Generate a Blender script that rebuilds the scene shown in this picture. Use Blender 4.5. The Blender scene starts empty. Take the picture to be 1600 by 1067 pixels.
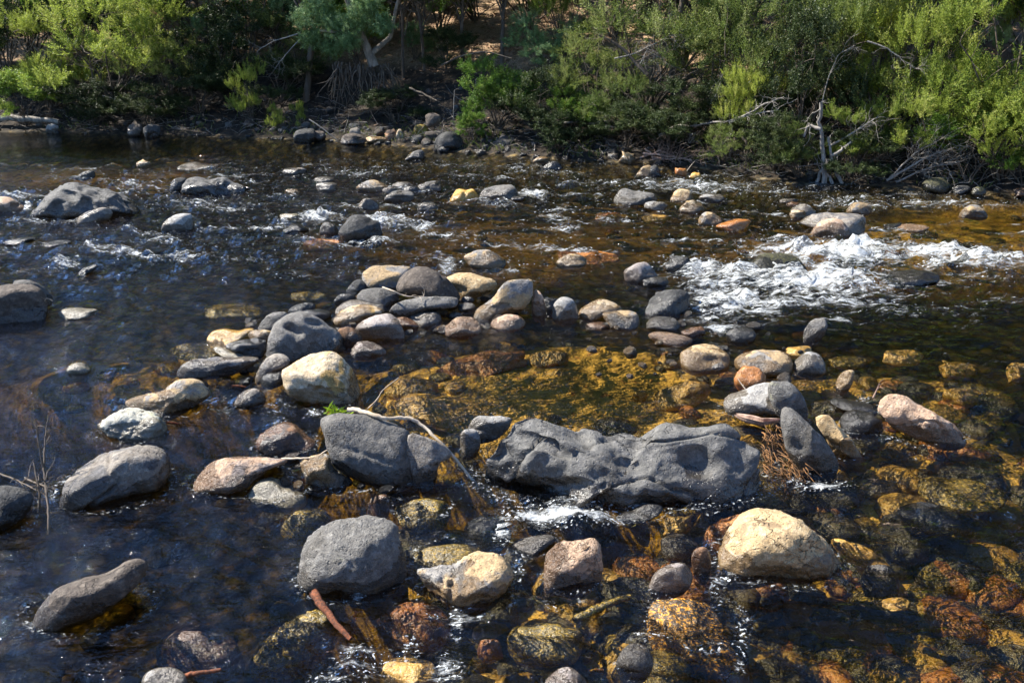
import bpy, bmesh, math, random
import numpy as np
from mathutils import Vector, Matrix

R = math.radians
C = bpy.context.scene.collection
SC = bpy.context.scene
rng = np.random.default_rng(7)

# ------------------------------------------------------------------ camera
F, CX, CY, PITCH, H = 1300.0, 800.0, 533.5, R(22.0), 2.2
CAM = np.array([0.0, 0.0, H])
FW = np.array([0.0, math.cos(PITCH), -math.sin(PITCH)])
UP = np.array([0.0, math.sin(PITCH), math.cos(PITCH)])
cd = bpy.data.cameras.new('camera')
cam = bpy.data.objects.new('camera', cd); C.objects.link(cam)
cam.location = CAM; cam.rotation_euler = (R(90) - PITCH, 0, 0)
cd.sensor_width = 36; cd.lens = F * 36 / 1600; cd.clip_end = 500; cd.clip_start = 0.05
SC.camera = cam

def ray(px, py):
    return FW + UP * (-(py - CY) / F) + np.array([(px - CX) / F, 0, 0])
def ground(px, py, z=0.0):
    d = ray(px, py); t = (z - H) / d[2]
    return CAM + d * t, t
def project(P):
    D = P - CAM; dep = D @ FW
    return CX + F * D[:, 0] / dep, CY - F * (D @ UP) / dep, dep
def unproject(px, py, dep):
    return CAM + dep[:, None] * (FW[None] + np.outer(-(py - CY) / F, UP) + np.outer((px - CX) / F, [1, 0, 0]))

# ------------------------------------------------------------------ noise
_perm = np.concatenate([rng.permutation(256)] * 3)
_g = rng.normal(size=(256, 3)); _g /= np.linalg.norm(_g, axis=1)[:, None]
def perlin(P):
    P = np.asarray(P, float); I = np.floor(P).astype(int); f = P - I; I &= 255
    u = f * f * f * (f * (f * 6 - 15) + 10); out = 0
    for dx in (0, 1):
        wx = u[:, 0] if dx else 1 - u[:, 0]
        for dy in (0, 1):
            wy = u[:, 1] if dy else 1 - u[:, 1]
            for dz in (0, 1):
                wz = u[:, 2] if dz else 1 - u[:, 2]
                h = _perm[_perm[_perm[I[:, 0] + dx] + I[:, 1] + dy] + I[:, 2] + dz]
                out = out + wx * wy * wz * ((f - [dx, dy, dz]) * _g[h]).sum(1)
    return out * 1.5
def fbm(P, o=4, gain=.5):
    a = 1.0; s = 0; k = 1.0
    for _ in range(o):
        s = s + a * perlin(np.asarray(P) * k + 17.3 * _); a *= gain; k *= 2.03
    return s
def sstep(a, b, x):
    t = np.clip((x - a) / (b - a), 0, 1); return t * t * (3 - 2 * t)

# ------------------------------------------------------------------ mesh helpers
def mesh_np(name, V, faces, smooth=True):
    """V (n,3); faces: list of (m,k) int arrays"""
    me = bpy.data.meshes.new(name)
    V = np.ascontiguousarray(V, dtype=np.float32)
    me.vertices.add(len(V)); me.vertices.foreach_set('co', V.ravel())
    faces = [np.asarray(f, dtype=np.int32) for f in faces if len(f)]
    nl = sum(f.size for f in faces); npoly = sum(len(f) for f in faces)
    me.loops.add(nl); me.polygons.add(npoly)
    me.loops.foreach_set('vertex_index', np.concatenate([f.ravel() for f in faces]))
    tot = np.concatenate([np.full(len(f), f.shape[1], np.int32) for f in faces])
    st = np.concatenate([[0], np.cumsum(tot)[:-1]]).astype(np.int32)
    me.polygons.foreach_set('loop_start', st)
    me.polygons.foreach_set('use_smooth', np.full(npoly, smooth))
    me.update(calc_edges=True); me.validate()
    return me
def attr(me, name, vals):
    a = me.attributes.new(name, 'FLOAT', 'POINT')
    a.data.foreach_set('value', np.ascontiguousarray(vals, dtype=np.float32))
def link(name, me, mat, parent=None, loc=None):
    o = bpy.data.objects.new(name, me); C.objects.link(o)
    if mat and not me.materials: me.materials.append(mat)
    if parent: o.parent = parent
    if loc is not None: o.location = loc
    return o
def tag(o, label=None, cat=None, group=None, kind=None):
    if label: o['label'] = label
    if cat: o['category'] = cat
    if group: o['group'] = group
    if kind: o['kind'] = kind
    return o
def empty(name, loc, label, cat, group=None, rz=0):
    o = bpy.data.objects.new(name, None); C.objects.link(o); o.location = loc
    o.rotation_euler = (0, 0, rz); o.empty_display_size = .1
    return tag(o, label, cat, group)
def copy_tree(root):
    r = root.copy(); C.objects.link(r)
    for ch in root.children:
        c = ch.copy(); C.objects.link(c); c.parent = r
    return r

class Tubes:
    """collects tapered tubes along polylines into one mesh"""
    def __init__(s): s.V = []; s.Fq = []; s.n = 0
    def add(s, P, r, k=6):
        P = np.asarray(P, float); r = np.broadcast_to(np.asarray(r, float), (len(P),))
        T = np.gradient(P, axis=0); T /= np.linalg.norm(T, axis=1)[:, None] + 1e-9
        ref = np.array([.31, .22, .93]) if abs(T[0, 2]) < .9 else np.array([1., .1, 0])
        A = np.cross(T, ref); A /= np.linalg.norm(A, axis=1)[:, None] + 1e-9; B = np.cross(T, A)
        th = np.arange(k) * 2 * math.pi / k
        ring = P[:, None] + r[:, None, None] * (A[:, None] * np.cos(th)[None, :, None] + B[:, None] * np.sin(th)[None, :, None])
        m = len(P); s.V.append(ring.reshape(-1, 3)); i = np.arange(m - 1)[:, None] * k + np.arange(k)[None]
        j = np.arange(m - 1)[:, None] * k + (np.arange(k)[None] + 1) % k
        s.Fq.append(np.stack([i, j, j + k, i + k], -1).reshape(-1, 4) + s.n); s.n += m * k
    def mesh(s, name): return mesh_np(name, np.concatenate(s.V), [np.concatenate(s.Fq)])
def wander(p0, d, L, n, jit, rs, droop=0):
    P = [np.array(p0, float)]; d = np.array(d, float); d /= np.linalg.norm(d)
    for _ in range(n):
        d = d + rs.normal(size=3) * jit + np.array([0, 0, -droop]); d /= np.linalg.norm(d)
        P.append(P[-1] + d * L / n)
    return np.array(P), d

# ------------------------------------------------------------------ node helpers
class NT:
    def __init__(s, name):
        s.m = bpy.data.materials.new(name); s.m.use_nodes = True; s.t = s.m.node_tree; s.t.nodes.clear()
        s.out = s.n('ShaderNodeOutputMaterial')
    def n(s, ty, **kw):
        o = s.t.nodes.new(ty)
        for k, v in kw.items():
            if k.startswith('i_'):
                key = k[2:]; key = int(key) if key.isdigit() else key
                s.set(o.inputs[key], v)
            else: setattr(o, k, v)
        return o
    def set(s, inp, v):
        if isinstance(v, bpy.types.NodeSocket): s.t.links.new(v, inp)
        else: inp.default_value = v
    def math(s, op, a, b=0.0, c=0.0, clamp=False):
        o = s.t.nodes.new('ShaderNodeMath'); o.operation = op; o.use_clamp = clamp
        for i, v in enumerate((a, b, c)): s.set(o.inputs[i], v)
        return o.outputs[0]
    def noise(s, vec, scale, detail=3, rough=.55, dist=0):
        o = s.n('ShaderNodeTexNoise'); o.inputs['Scale'].default_value = scale; o.inputs['Detail'].default_value = detail
        o.inputs['Roughness'].default_value = rough; o.inputs['Distortion'].default_value = dist
        if vec is not None: s.t.links.new(vec, o.inputs['Vector'])
        return o.outputs['Fac']
    def mix(s, f, a, b, blend='MIX'):
        o = s.t.nodes.new('ShaderNodeMix'); o.data_type = 'RGBA'; o.blend_type = blend
        s.set(o.inputs[0], f); s.set(o.inputs[6], col(a)); s.set(o.inputs[7], col(b)); return o.outputs[2]
    def smooth(s, v, a, b, lo=0.0, hi=1.0):
        o = s.t.nodes.new('ShaderNodeMapRange'); o.interpolation_type = 'SMOOTHSTEP'
        s.set(o.inputs[0], v); s.set(o.inputs[1], a); s.set(o.inputs[2], b); s.set(o.inputs[3], lo); s.set(o.inputs[4], hi)
        return o.outputs[0]
    def bump(s, h, strength, dist, nrm=None):
        o = s.t.nodes.new('ShaderNodeBump'); o.inputs['Strength'].default_value = strength; o.inputs['Distance'].default_value = dist
        s.set(o.inputs['Height'], h)
        if nrm is not None: s.t.links.new(nrm, o.inputs['Normal'])
        return o.outputs[0]
    def finish(s, sh): s.t.links.new(sh, s.out.inputs['Surface']); return s.m
def col(v):
    return v if isinstance(v, bpy.types.NodeSocket) else (v[0], v[1], v[2], 1.0)

def rock_mat(name, c, c2=None, m2=.5, spec=.35, pits=.5, fil=None, grain=1.0, crack=0.0, wk=(.38, .34, .29)):
    """c: (dark, mid, light) albedos; c2: second tone in blotches of its own; fil: colour of weed filaments"""
    N = NT(name); tc = N.n('ShaderNodeTexCoord').outputs['Object']; oi = N.n('ShaderNodeObjectInfo')
    off = N.n('ShaderNodeVectorMath', operation='MULTIPLY_ADD')
    N.t.links.new(oi.outputs['Random'], off.inputs[0]); off.inputs[1].default_value = (37, 51, 23); N.t.links.new(tc, off.inputs[2])
    v = off.outputs[0]
    n1 = N.noise(v, 5, 5, .6); n4 = N.noise(v, 62, 4, .7); nv = N.noise(v, 3.3, 3, .5, 1.2); n2 = N.noise(v, 28, 4); n3 = N.noise(v, 170, 3, .7)
    a = N.mix(N.smooth(n1, .3, .7), c[0], c[1])
    a = N.mix(N.smooth(n2, .45, .72), a, c[2])
    if c2:
        nb = N.noise(v, 6.5, 4, .6, .6)
        a = N.mix(N.smooth(nb, m2 - .06, m2 + .06), a, N.mix(N.smooth(n2, .3, .7), tuple(x * .75 for x in c2), c2))
    # stains, mineral mottling, a pale vein
    a = N.mix(N.smooth(N.noise(v, 8, 5, .65, .8), .52, .66, 0, .6), a, N.mix(1.0, a, (.5, .47, .43), 'MULTIPLY'))
    a = N.mix(N.smooth(n4, .5, .68, 0, .75), a, N.mix(1.0, a, (1.5, 1.47, 1.4), 'MULTIPLY')); a = N.mix(N.smooth(n4, .45, .3, 0, .75), a, N.mix(1.0, a, (.52, .51, .5), 'MULTIPLY'))
    a = N.mix(N.smooth(n3, .3, .8, 0, .9), N.mix(.5, a, (.03, .03, .03), 'MULTIPLY') if False else a, N.mix(1.0, a, (1.35, 1.33, 1.3), 'MULTIPLY'))
    a = N.mix(N.smooth(n3, .46, .34, 0, .55), a, N.mix(1.0, a, (.42, .42, .43), 'MULTIPLY'))
    vo = N.n('ShaderNodeTexVoronoi', feature='DISTANCE_TO_EDGE'); vo.inputs['Scale'].default_value = 7
    dv = N.n('ShaderNodeVectorMath', operation='MULTIPLY_ADD'); N.t.links.new(N.n('ShaderNodeTexNoise', i_Scale=6.0).outputs['Color'], dv.inputs[0])
    dv.inputs[1].default_value = (.25, .25, .25); N.t.links.new(v, dv.inputs[2]); N.t.links.new(dv.outputs[0], vo.inputs['Vector'])
    ck = N.smooth(vo.outputs['Distance'], 0, .035, 1, 0)
    ck = N.math('MULTIPLY', ck, N.smooth(N.noise(v, 3.1, 2), .52, .62))
    if crack: a = N.mix(N.math('MULTIPLY', ck, crack), a, N.mix(1.0, a, (.45, .43, .4), 'MULTIPLY'))
    if fil:
        vs = N.n('ShaderNodeMapping'); vs.inputs['Scale'].default_value = (26, 60, 40); vs.inputs['Rotation'].default_value = (0, 0, .6); N.t.links.new(v, vs.inputs['Vector'])
        nf = N.noise(vs.outputs[0], 1.0, 4, .6, 2.2)
        a = N.mix(N.smooth(nf, .5, .62), a, fil)
    br = N.math('MULTIPLY_ADD', oi.outputs['Random'], .36, .82)
    hs = N.n('ShaderNodeHueSaturation'); N.set(hs.inputs['Value'], br); N.set(hs.inputs['Color'], a); a = hs.outputs[0]
    # wet band at the waterline (world height)
    ge = N.n('ShaderNodeNewGeometry'); sx = N.n('ShaderNodeSeparateXYZ'); N.t.links.new(ge.outputs['Position'], sx.inputs[0])
    zz = N.math('ADD', sx.outputs['Z'], N.math('MULTIPLY_ADD', n1, -.3, .15))
    wet = N.smooth(zz, .09, .1, 1, 0)
    a = N.mix(wet, a, N.mix(1.0, a, wk, 'MULTIPLY'))
    hgt = N.math('ADD', N.math('ADD', N.math('MULTIPLY', n2, .6), N.math('MULTIPLY', n4, .4 * grain)), N.math('MULTIPLY', n3, .2 * grain))
    vp = N.n('ShaderNodeTexVoronoi'); vp.inputs['Scale'].default_value = 46; N.t.links.new(v, vp.inputs['Vector'])
    pit = N.smooth(vp.outputs['Distance'], .05, .3, -pits, 0)
    hgt = N.math('ADD', hgt, N.math('MULTIPLY', pit, .35))
    hgt = N.math('SUBTRACT', hgt, N.math('MULTIPLY', ck, crack))
    bs = N.n('ShaderNodeBsdfPrincipled'); N.set(bs.inputs['Base Color'], a)
    N.set(bs.inputs['Roughness'], N.math('MULTIPLY_ADD', wet, -.55, .8)); N.set(bs.inputs['Specular IOR Level'], N.math('MULTIPLY_ADD', wet, .3, spec))
    N.t.links.new(N.bump(hgt, 1.0, .016), bs.inputs['Normal'])
    return N.finish(bs.outputs[0])

M = {}
M['dbrown'] = rock_mat('dark brown rock', ((.055, .044, .036), (.085, .068, .055), (.135, .112, .09)), pits=.5, crack=.4)
M['darkmoss'] = rock_mat('dark wet moss rock', ((.03, .03, .022), (.045, .043, .028), (.075, .07, .04)), fil=(.12, .11, .035))
M['grey'] = rock_mat('basalt grey', ((.1, .094, .085), (.137, .13, .12), (.19, .181, .168)), spec=.35, pits=.7, crack=.4, grain=1.4)
M['rough'] = rock_mat('rough grey', ((.125, .118, .108), (.172, .164, .15), (.26, .248, .226)), c2=(.3, .29, .21), m2=.66, pits=1.6, grain=3)
M['lava'] = rock_mat('dark lava', ((.062, .06, .056), (.09, .087, .081), (.13, .125, .117)), spec=.55, pits=.8, grain=.8, crack=.9)
M['dark'] = rock_mat('dark rock', ((.028, .028, .027), (.045, .044, .042), (.075, .073, .07)), pits=.4, crack=.4)
M['slate'] = rock_mat('light grey', ((.21, .2, .185), (.27, .258, .24), (.33, .318, .295)), pits=.5, crack=.3)
M['tan'] = rock_mat('tan sandstone', ((.34, .235, .12), (.43, .31, .165), (.5, .39, .24)), c2=(.3, .21, .12), m2=.62, pits=.6, crack=.7)
M['cream'] = rock_mat('cream stone', ((.36, .27, .165), (.45, .35, .225), (.5, .42, .31)), c2=(.36, .23, .08), m2=.56, pits=.5, crack=.6)
M['pink'] = rock_mat('pink sandstone', ((.34, .225, .15), (.44, .3, .2), (.5, .37, .27)), c2=(.24, .2, .18), m2=.63, pits=1.1, grain=1.6, crack=.6)
M['mauve'] = rock_mat('mauve stone', ((.22, .185, .17), (.27, .235, .215), (.33, .295, .27)), pits=.3, crack=.8)
M['tangrey'] = rock_mat('tan over grey', ((.17, .16, .15), (.23, .215, .2), (.28, .265, .24)), c2=(.4, .285, .155), m2=.47, pits=.8, grain=1.5, crack=.5)
M['browngrey'] = rock_mat('brown grey', ((.17, .145, .12), (.22, .195, .165), (.28, .255, .22)), c2=(.12, .115, .115), m2=.55, pits=.4, crack=.4)
M['brown'] = rock_mat('brown stone', ((.16, .085, .045), (.22, .125, .07), (.3, .19, .115)), c2=(.08, .06, .05), m2=.55, pits=.5, crack=.4)
M['rust'] = rock_mat('rust stone', ((.3, .12, .035), (.42, .19, .06), (.5, .26, .1)), c2=(.14, .07, .035), m2=.6, pits=.6, wk=(.75, .66, .55))
M['ochre'] = rock_mat('ochre stone', ((.42, .25, .06), (.55, .35, .1), (.62, .44, .17)), c2=(.22, .15, .06), m2=.6, pits=.5, wk=(.75, .68, .55))
M['moss'] = rock_mat('mossy stone', ((.08, .065, .025), (.13, .1, .035), (.2, .15, .05)), pits=.5, fil=(.46, .31, .05), wk=(.8, .75, .65))
M['mottle'] = rock_mat('orange mottled', ((.05, .045, .035), (.09, .06, .03), (.16, .1, .04)), pits=.4, fil=(.85, .4, .04), wk=(.85, .8, .7))
M['pale'] = rock_mat('pale stone', ((.38, .37, .31), (.48, .465, .39), (.56, .54, .46)), c2=(.42, .42, .3), m2=.62, pits=.6)

# ------------------------------------------------------------------ rocks
_ico = {}
def ico(n):
    if n not in _ico:
        b = bmesh.new(); bmesh.ops.create_icosphere(b, subdivisions=n, radius=1)
        b.verts.ensure_lookup_table()
        V = np.array([v.co[:] for v in b.verts]); Fc = np.array([[v.index for v in f.verts] for f in b.faces]); b.free()
        _ico[n] = (V / np.linalg.norm(V, axis=1)[:, None], Fc)
    return _ico[n]
def vnormals(V, Fc):
    n = np.cross(V[Fc[:, 1]] - V[Fc[:, 0]], V[Fc[:, 2]] - V[Fc[:, 0]])
    N = np.zeros_like(V)
    for i in range(3): np.add.at(N, Fc[:, i], n)
    return N / (np.linalg.norm(N, axis=1)[:, None] + 1e-12)
def stone_shape(dirs, rs, ang=9, planes=10, spread=.3):
    ang = ang * 2.1
    """unit stone: sphere cut softly by random planes"""
    nr = rs.normal(size=(planes, 3)); nr /= np.linalg.norm(nr, axis=1)[:, None]
    d = 1 - rs.random(planes) * spread - .04
    q = np.clip(dirs @ nr.T, 0, None) / d[None]
    r = ((q ** ang).sum(1) + .9) ** (-1 / ang)
    return dirs * r[:, None]
def spline(P, per=12):
    P = np.asarray(P, float); out = []
    n = len(P)
    for i in range(n):
        a, b, c, d = P[(i - 1) % n], P[i], P[(i + 1) % n], P[(i + 2) % n]
        for t in np.linspace(0, 1, per, endpoint=False):
            out.append(.5 * (2 * b + (c - a) * t + (2 * a - 5 * b + 4 * c - d) * t * t + (3 * b - a - 3 * c + d) * t ** 3))
    return np.array(out)
def blob(cx, cy, w, h, rot=0, rs=None, flat=0.0):
    th = np.linspace(0, 2 * math.pi, 14, endpoint=False); rr = 1 + rs.normal(size=14) * .05
    e = 2.4
    x = np.sign(np.cos(th)) * np.abs(np.cos(th)) ** (2 / e) * w / 2 * rr; y = np.sign(np.sin(th)) * np.abs(np.sin(th)) ** (2 / e) * h / 2 * rr
    c, s = math.cos(R(rot)), math.sin(R(rot))
    return np.stack([cx + x * c - y * s, cy + x * s + y * c], 1)
def rock(name, label, mat, pts, ang=9, hd=.75, z=0.0, ext=.22, dents=(), det='smooth', sub=None, group=None, cat=None, seed=None, amp=.5, spread=.37, top=None):
    global _rk
    _rk += 1; rs = np.random.default_rng(1000 + _rk if seed is None else seed)
    if not hasattr(pts[0], '__len__'): pts = blob(*pts, rs=rs)
    P = np.array(pts, float); y0, y1 = P[:, 1].min(), P[:, 1].max(); x0, x1 = P[:, 0].min(), P[:, 0].max()
    w, h = x1 - x0, y1 - y0; yc = (y0 + y1) / 2
    xb = P[P[:, 1] > y1 - .25 * h][:, 0].mean()
    P[:, 1] += np.where(P[:, 1] > yc, ext * h * (P[:, 1] - yc) / (y1 - yc), 0)
    g, t0 = ground((xb + (x0 + x1) / 2) / 2, y1 - .06 * h, z)
    y1 = P[:, 1].max(); ch = np.array([(x0 + x1) / 2, (y0 + y1) / 2])
    S = spline(P); rel = S - ch
    pit = PITCH + math.atan((ch[1] - CY) / F); cs, sn = math.cos(pit), math.sin(pit)
    a = w / 2 * t0 / F; b = (y1 - y0) / 2 * t0 / F; hdm = hd * a
    hdm = min(hdm, .9 * b / sn); hz = math.sqrt(max(b * b - (hdm * sn) ** 2, (.3 * b) ** 2)) / cs
    tc = t0 + .55 * hdm
    cen = CAM + ray(*ch) * tc
    if sub is None: sub = 5 if w > 105 else (4 if w > 24 else 3)
    D, Fc = ico(sub)
    V = stone_shape(D, rs, ang, spread=spread)
    V = V + D * (fbm(D * 1.3 + rs.random(3) * 50, 3) * .10 * amp)[:, None]
    V = V * [a, hdm, hz] + cen
    # fit the silhouette to the traced outline
    nb = 180
    for it in range(3):
        px, py, dep = project(V)
        dx, dy = px - ch[0], py - ch[1]; th = np.arctan2(dy / b, dx / a); rad = np.hypot(dx, dy)
        k = ((th + math.pi) / (2 * math.pi) * nb).astype(int) % nb
        own = np.zeros(nb); np.maximum.at(own, k, rad)
        own = np.maximum.reduce([own, np.roll(own, 1), np.roll(own, -1)])
        ix = np.where(own > 0)[0]; own = np.interp(np.arange(nb), ix, own[ix], period=nb)
        ts = np.arctan2(rel[:, 1] / b, rel[:, 0] / a); rsn = np.hypot(rel[:, 0], rel[:, 1])
        kk = ((ts + math.pi) / (2 * math.pi) * nb).astype(int) % nb
        tgt = np.zeros(nb); np.maximum.at(tgt, kk, rsn)
        ix = np.where(tgt > 0)[0]; tgt = np.interp(np.arange(nb), ix, tgt[ix], period=nb)
        rat = np.clip(tgt / own, .3, 2.2)
        for _ in range(2 if sub > 5 else 5): rat = rat * .5 + np.roll(rat, 1) * .25 + np.roll(rat, -1) * .25
        f = np.interp((th + math.pi) / (2 * math.pi) * nb - .5, np.arange(nb), rat, period=nb)
        V = unproject(ch[0] + dx * f, ch[1] + dy * f, dep)
    # dents and bulges toward or away from the viewer side
    if dents:
        px, py, dep = project(V); fr = sstep(.25, -.15, (dep - tc) / max(hdm, 1e-6)); dv = V - CAM; dv /= np.linalg.norm(dv, axis=1)[:, None]
        for (ux, uy, ru, rv, rot, am) in dents:
            c, s = math.cos(R(rot)), math.sin(R(rot)); ex, ey = px - ux, py - uy
            q = ((ex * c + ey * s) / ru) ** 2 + ((-ex * s + ey * c) / rv) ** 2
            V = V + dv * (fr * am * a * np.exp(-q ** 1.5))[:, None]
    if sub >= 4:
        Nn = vnormals(V, Fc); L = V - cen; o = rs.random(3) * 90
        if det == 'smooth':
            dsp = fbm(L * 9 + o, 3) * .006 + fbm(L * 38 + o, 3) * .0022
        elif det == 'rough':
            dsp = fbm(L * 10 + o, 3) * .008 + fbm(L * 48 + o, 3) * .008
        elif det == 'lava':      # scalloped hollows with ridges between
            Lw = (L + np.stack([fbm(L * 4 + o + 3 * i, 3) for i in range(3)], 1) * .08) * [.8, 1, 1.15]
            sz = max(.13, a * .36); dsp = 0
            for k_, (cell, am_) in enumerate(((sz, .24), (sz * .4, .05))):
                npt = int(min(420, 10 + 4 * (2 * a / cell) * (2 * hdm / cell + 1) * (2 * hz / cell + 1)))
                Q = (rs.random((npt, 3)) * 2.2 - 1.1) * [a, max(hdm, .1), max(hz, .1)]
                dd = np.full(len(L), 9.0)
                for qv in Q: dd = np.minimum(dd, ((Lw - qv) ** 2).sum(1))
                dsp = dsp + (np.clip(np.sqrt(dd) / cell, 0, 1) - .6) * cell * am_
            n = perlin(L * 3.4 + o); dsp = dsp - .03 * np.exp(-(n / .03) ** 2) + (.4 - np.abs(perlin(L * [9, 7, 5] + o))) * .016 + fbm(L * 30 + o, 3) * .004
        elif det == 'crack':
            n = perlin(L * 4 + o); dsp = fbm(L * 11 + o, 3) * .008 - .02 * np.exp(-(n / .035) ** 2) + fbm(L * 45 + o, 3) * .003
        V = V + Nn * (dsp * min(1, a / .14))[:, None]
    if top is not None and V[:, 2].max() > top + .01 and z > -.9:    # lies lower: set it down until only its top reaches that height
        _rk -= 1
        return rock(name, label, mat, pts, ang, hd, z - max(.012, .8 * (V[:, 2].max() - top)), ext, dents, det, sub, group, cat, seed, amp, spread, top)
    ROCKS.append((cen[0], cen[1], a, hdm, V[:, 2].max(), V[:, 2].min()))
    me = mesh_np(name, V - cen, [Fc])
    o = link(name, me, M[mat], loc=cen)
    tag(o, label, cat or ('boulder' if 'boulder' in name else 'stone'), group)
    return o
_rk = 0
ROCKS = []
# ------------------------------------------------------------------ foreground boulders, traced outline by outline
B, S_ = 'boulder', 'river_stone'
rock(B, 'large round grey boulder with pitted skin, front and left of centre', 'rough',
     [(464, 901), (475, 855), (494, 828), (534, 811), (567, 805.5), (594, 808), (618, 820), (626, 842), (634, 874), (634, 898), (612, 914), (588, 930), (551, 929), (516, 920), (481, 916)], ang=7, det='rough', hd=.8, ext=.15)
rock(B, 'big smooth dark grey boulder with a curved stick lying over its back', 'grey',
     [(499, 661), (511, 648), (543, 644), (585, 650), (623, 665), (641, 679), (649, 716), (649, 747), (620, 760), (591, 755), (553, 741), (524, 726), (513, 706), (505, 680)], ang=14, det='smooth', hd=.7, ext=.1, z=.03,
     dents=[(575, 712, 70, 4, 17, .035), (560, 735, 60, 18, 20, -.06)])
rock(B, 'long black lava boulder with lumpy ridged face damming the amber pool', 'lava',
     [(756, 743), (756, 725), (769, 697), (791, 673), (801, 658), (817, 646), (842, 645), (861, 653), (893, 665), (922, 666), (952, 674), (967, 671), (1005, 673), (1021, 661), (1043, 653), (1069, 657), (1120, 657), (1142, 661), (1164, 680), (1180, 693), (1190, 712), (1190, 747), (1180, 773), (1148, 778), (1085, 771), (1021, 770), (957, 768), (903, 773), (877, 783), (849, 794), (823, 786), (807, 757)],
     ang=10, det='lava', hd=.4, ext=.34, sub=6, z=-.02,
     dents=[(1092, 722, 30, 16, 38, .06), (1050, 680, 34, 22, 10, -.06), (1118, 684, 36, 26, 0, -.05), (985, 728, 30, 9, 20, .04), (845, 690, 42, 7, 22, .05), (825, 720, 18, 34, 15, -.05), (945, 715, 45, 30, 0, -.03), (868, 664, 30, 10, 10, -.03)], spread=.45)
rock(B, 'cream boulder with flat sunlit top and yellow pitted face beside the pool', 'cream',
     [(441, 580), (452, 572), (475, 557), (500, 550), (516, 549), (531, 556), (550, 575), (561, 598), (568, 620), (568, 636), (540, 638), (517, 633), (487, 625), (457, 618), (445, 607)], ang=7, det='smooth', hd=.75, ext=.12,
     dents=[(497, 606, 44, 4, 12, .05), (512, 620, 22, 6, 20, .06)])
rock(B, 'dark grey boulder with two hollow pits like eyes', 'grey',
     [(415, 547), (420, 525), (430, 505), (450, 490), (475, 486), (495, 494), (512, 506), (532, 520), (536, 535), (527, 547), (505, 552), (475, 557), (450, 560), (427, 556)], ang=8, hd=.7, z=.02,
     dents=[(459, 515, 15, 7, 35, .2), (452, 513, 9, 5, 10, .1), (489, 505, 14, 5, 15, .14), (505, 535, 25, 16, -30, .12)])
rock(B, 'largest tan boulder, smooth and domed, in the right foreground', 'tan',
     [(1123, 902), (1124, 863), (1136, 831), (1155, 805), (1178, 796), (1207, 796), (1237, 806), (1269, 827), (1292, 847), (1308, 870), (1313, 883), (1305, 896), (1269, 902), (1230, 902), (1198, 904), (1158, 911)], ang=8, det='rough', hd=.7, ext=.1)
rock(B, 'squarish pink sandstone boulder with a cracked corner and dark specks', 'pink',
     [(851, 920), (851, 883), (856, 861), (875, 846), (906, 842), (925, 840), (935, 846), (940, 870), (939, 899), (925, 914), (900, 924), (875, 922)], ang=12, det='rough', hd=.75, ext=.14,
     dents=[(915, 856, 3.5, 14, -12, .14), (922, 869, 13, 3, -25, .12), (889, 887, 4, 4, 0, .08)])
rock(B, 'wedge shaped boulder, tan on top and grey below, with a cleft', 'tangrey',
     [(653, 896), (656, 888), (685, 882), (707, 881), (723, 871), (744, 862), (771, 863), (790, 874), (800, 888), (801, 906), (777, 931), (742, 955), (715, 957), (696, 941), (672, 923)], ang=9, det='rough', hd=.7, ext=.1,
     dents=[(705, 925, 5, 34, 8, .13), (698, 896, 4, 16, 25, .06)])
rock(S_, 'small mauve grey stone with a fine crack, ringed by a wet brown rim', 'mauve',
     [(1012, 917), (1018, 904), (1030, 889), (1050, 880), (1069, 880), (1080, 893), (1080, 911), (1062, 927), (1031, 931), (1016, 926)], ang=8, hd=.75, ext=.1)
rock(S_, 'upright wet shiny brown stone beside the largest tan boulder', 'brown',
     [(1080, 871), (1087, 857), (1103, 855), (1111, 871), (1108, 900), (1097, 908), (1084, 896)], ang=8, ext=.1, z=-.02)
rock(B, 'orange and black mottled weedy boulder awash at the bottom edge', 'mottle',
     [(1019, 943), (1053, 936), (1094, 940), (1119, 961), (1138, 997), (1157, 1034), (1138, 1053), (1091, 1060), (1044, 1041), (1022, 1024), (1010, 983)], ang=12, hd=.9, ext=.05, z=-.06, det='rough', top=.03)
rock(S_, 'pinkish grey stone cut off by the bottom edge', 'mauve',
     [(845, 1080), (853, 1062), (868, 1047), (883, 1041), (895, 1044), (907, 1055), (917, 1070), (915, 1100), (850, 1100)], ext=.05)
rock(S_, 'dark wet stone with a pale corner, left of the orange mottled boulder', 'grey',
     [(962, 1040), (970, 1018), (985, 1006), (1003, 1006), (1017, 1019), (1020, 1040), (1005, 1060), (975, 1062)], ext=.1, z=-.03)
rock(S_, 'slender charcoal stone leaning upright like a seal', 'grey',
     [(1219, 655), (1221, 640), (1229, 635), (1242, 640), (1262, 660), (1282, 680), (1300, 700), (1309, 718), (1305, 736), (1290, 747), (1266, 746), (1245, 731), (1230, 706), (1222, 682)], ang=7, hd=.6, ext=.06, dents=[(1254, 705, 9, 30, -25, .12)])
rock(S_, 'flat tan log shaped stone behind the slender charcoal one', 'tan',
     [(1275, 658), (1284, 650), (1300, 653), (1315, 668), (1331, 686), (1352, 712), (1350, 720), (1332, 720), (1310, 712), (1290, 686)], ang=12, hd=.5, det='crack')
rock(B, 'long tan boulder with knobbly orange underside at the right', 'pink',
     [(1372, 637), (1380, 622), (1393, 615), (1412, 617), (1435, 631), (1465, 647), (1490, 660), (1509, 679), (1508, 692), (1487, 698), (1462, 693), (1425, 678), (1395, 667), (1377, 651)], ang=10, hd=.45, det='crack', ext=.1,
     dents=[(1420, 655, 10, 14, 30, .06), (1450, 668, 14, 10, 10, -.06), (1484, 676, 5, 16, 30, .05), (1405, 655, 12, 9, 0, .05)])
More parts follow.
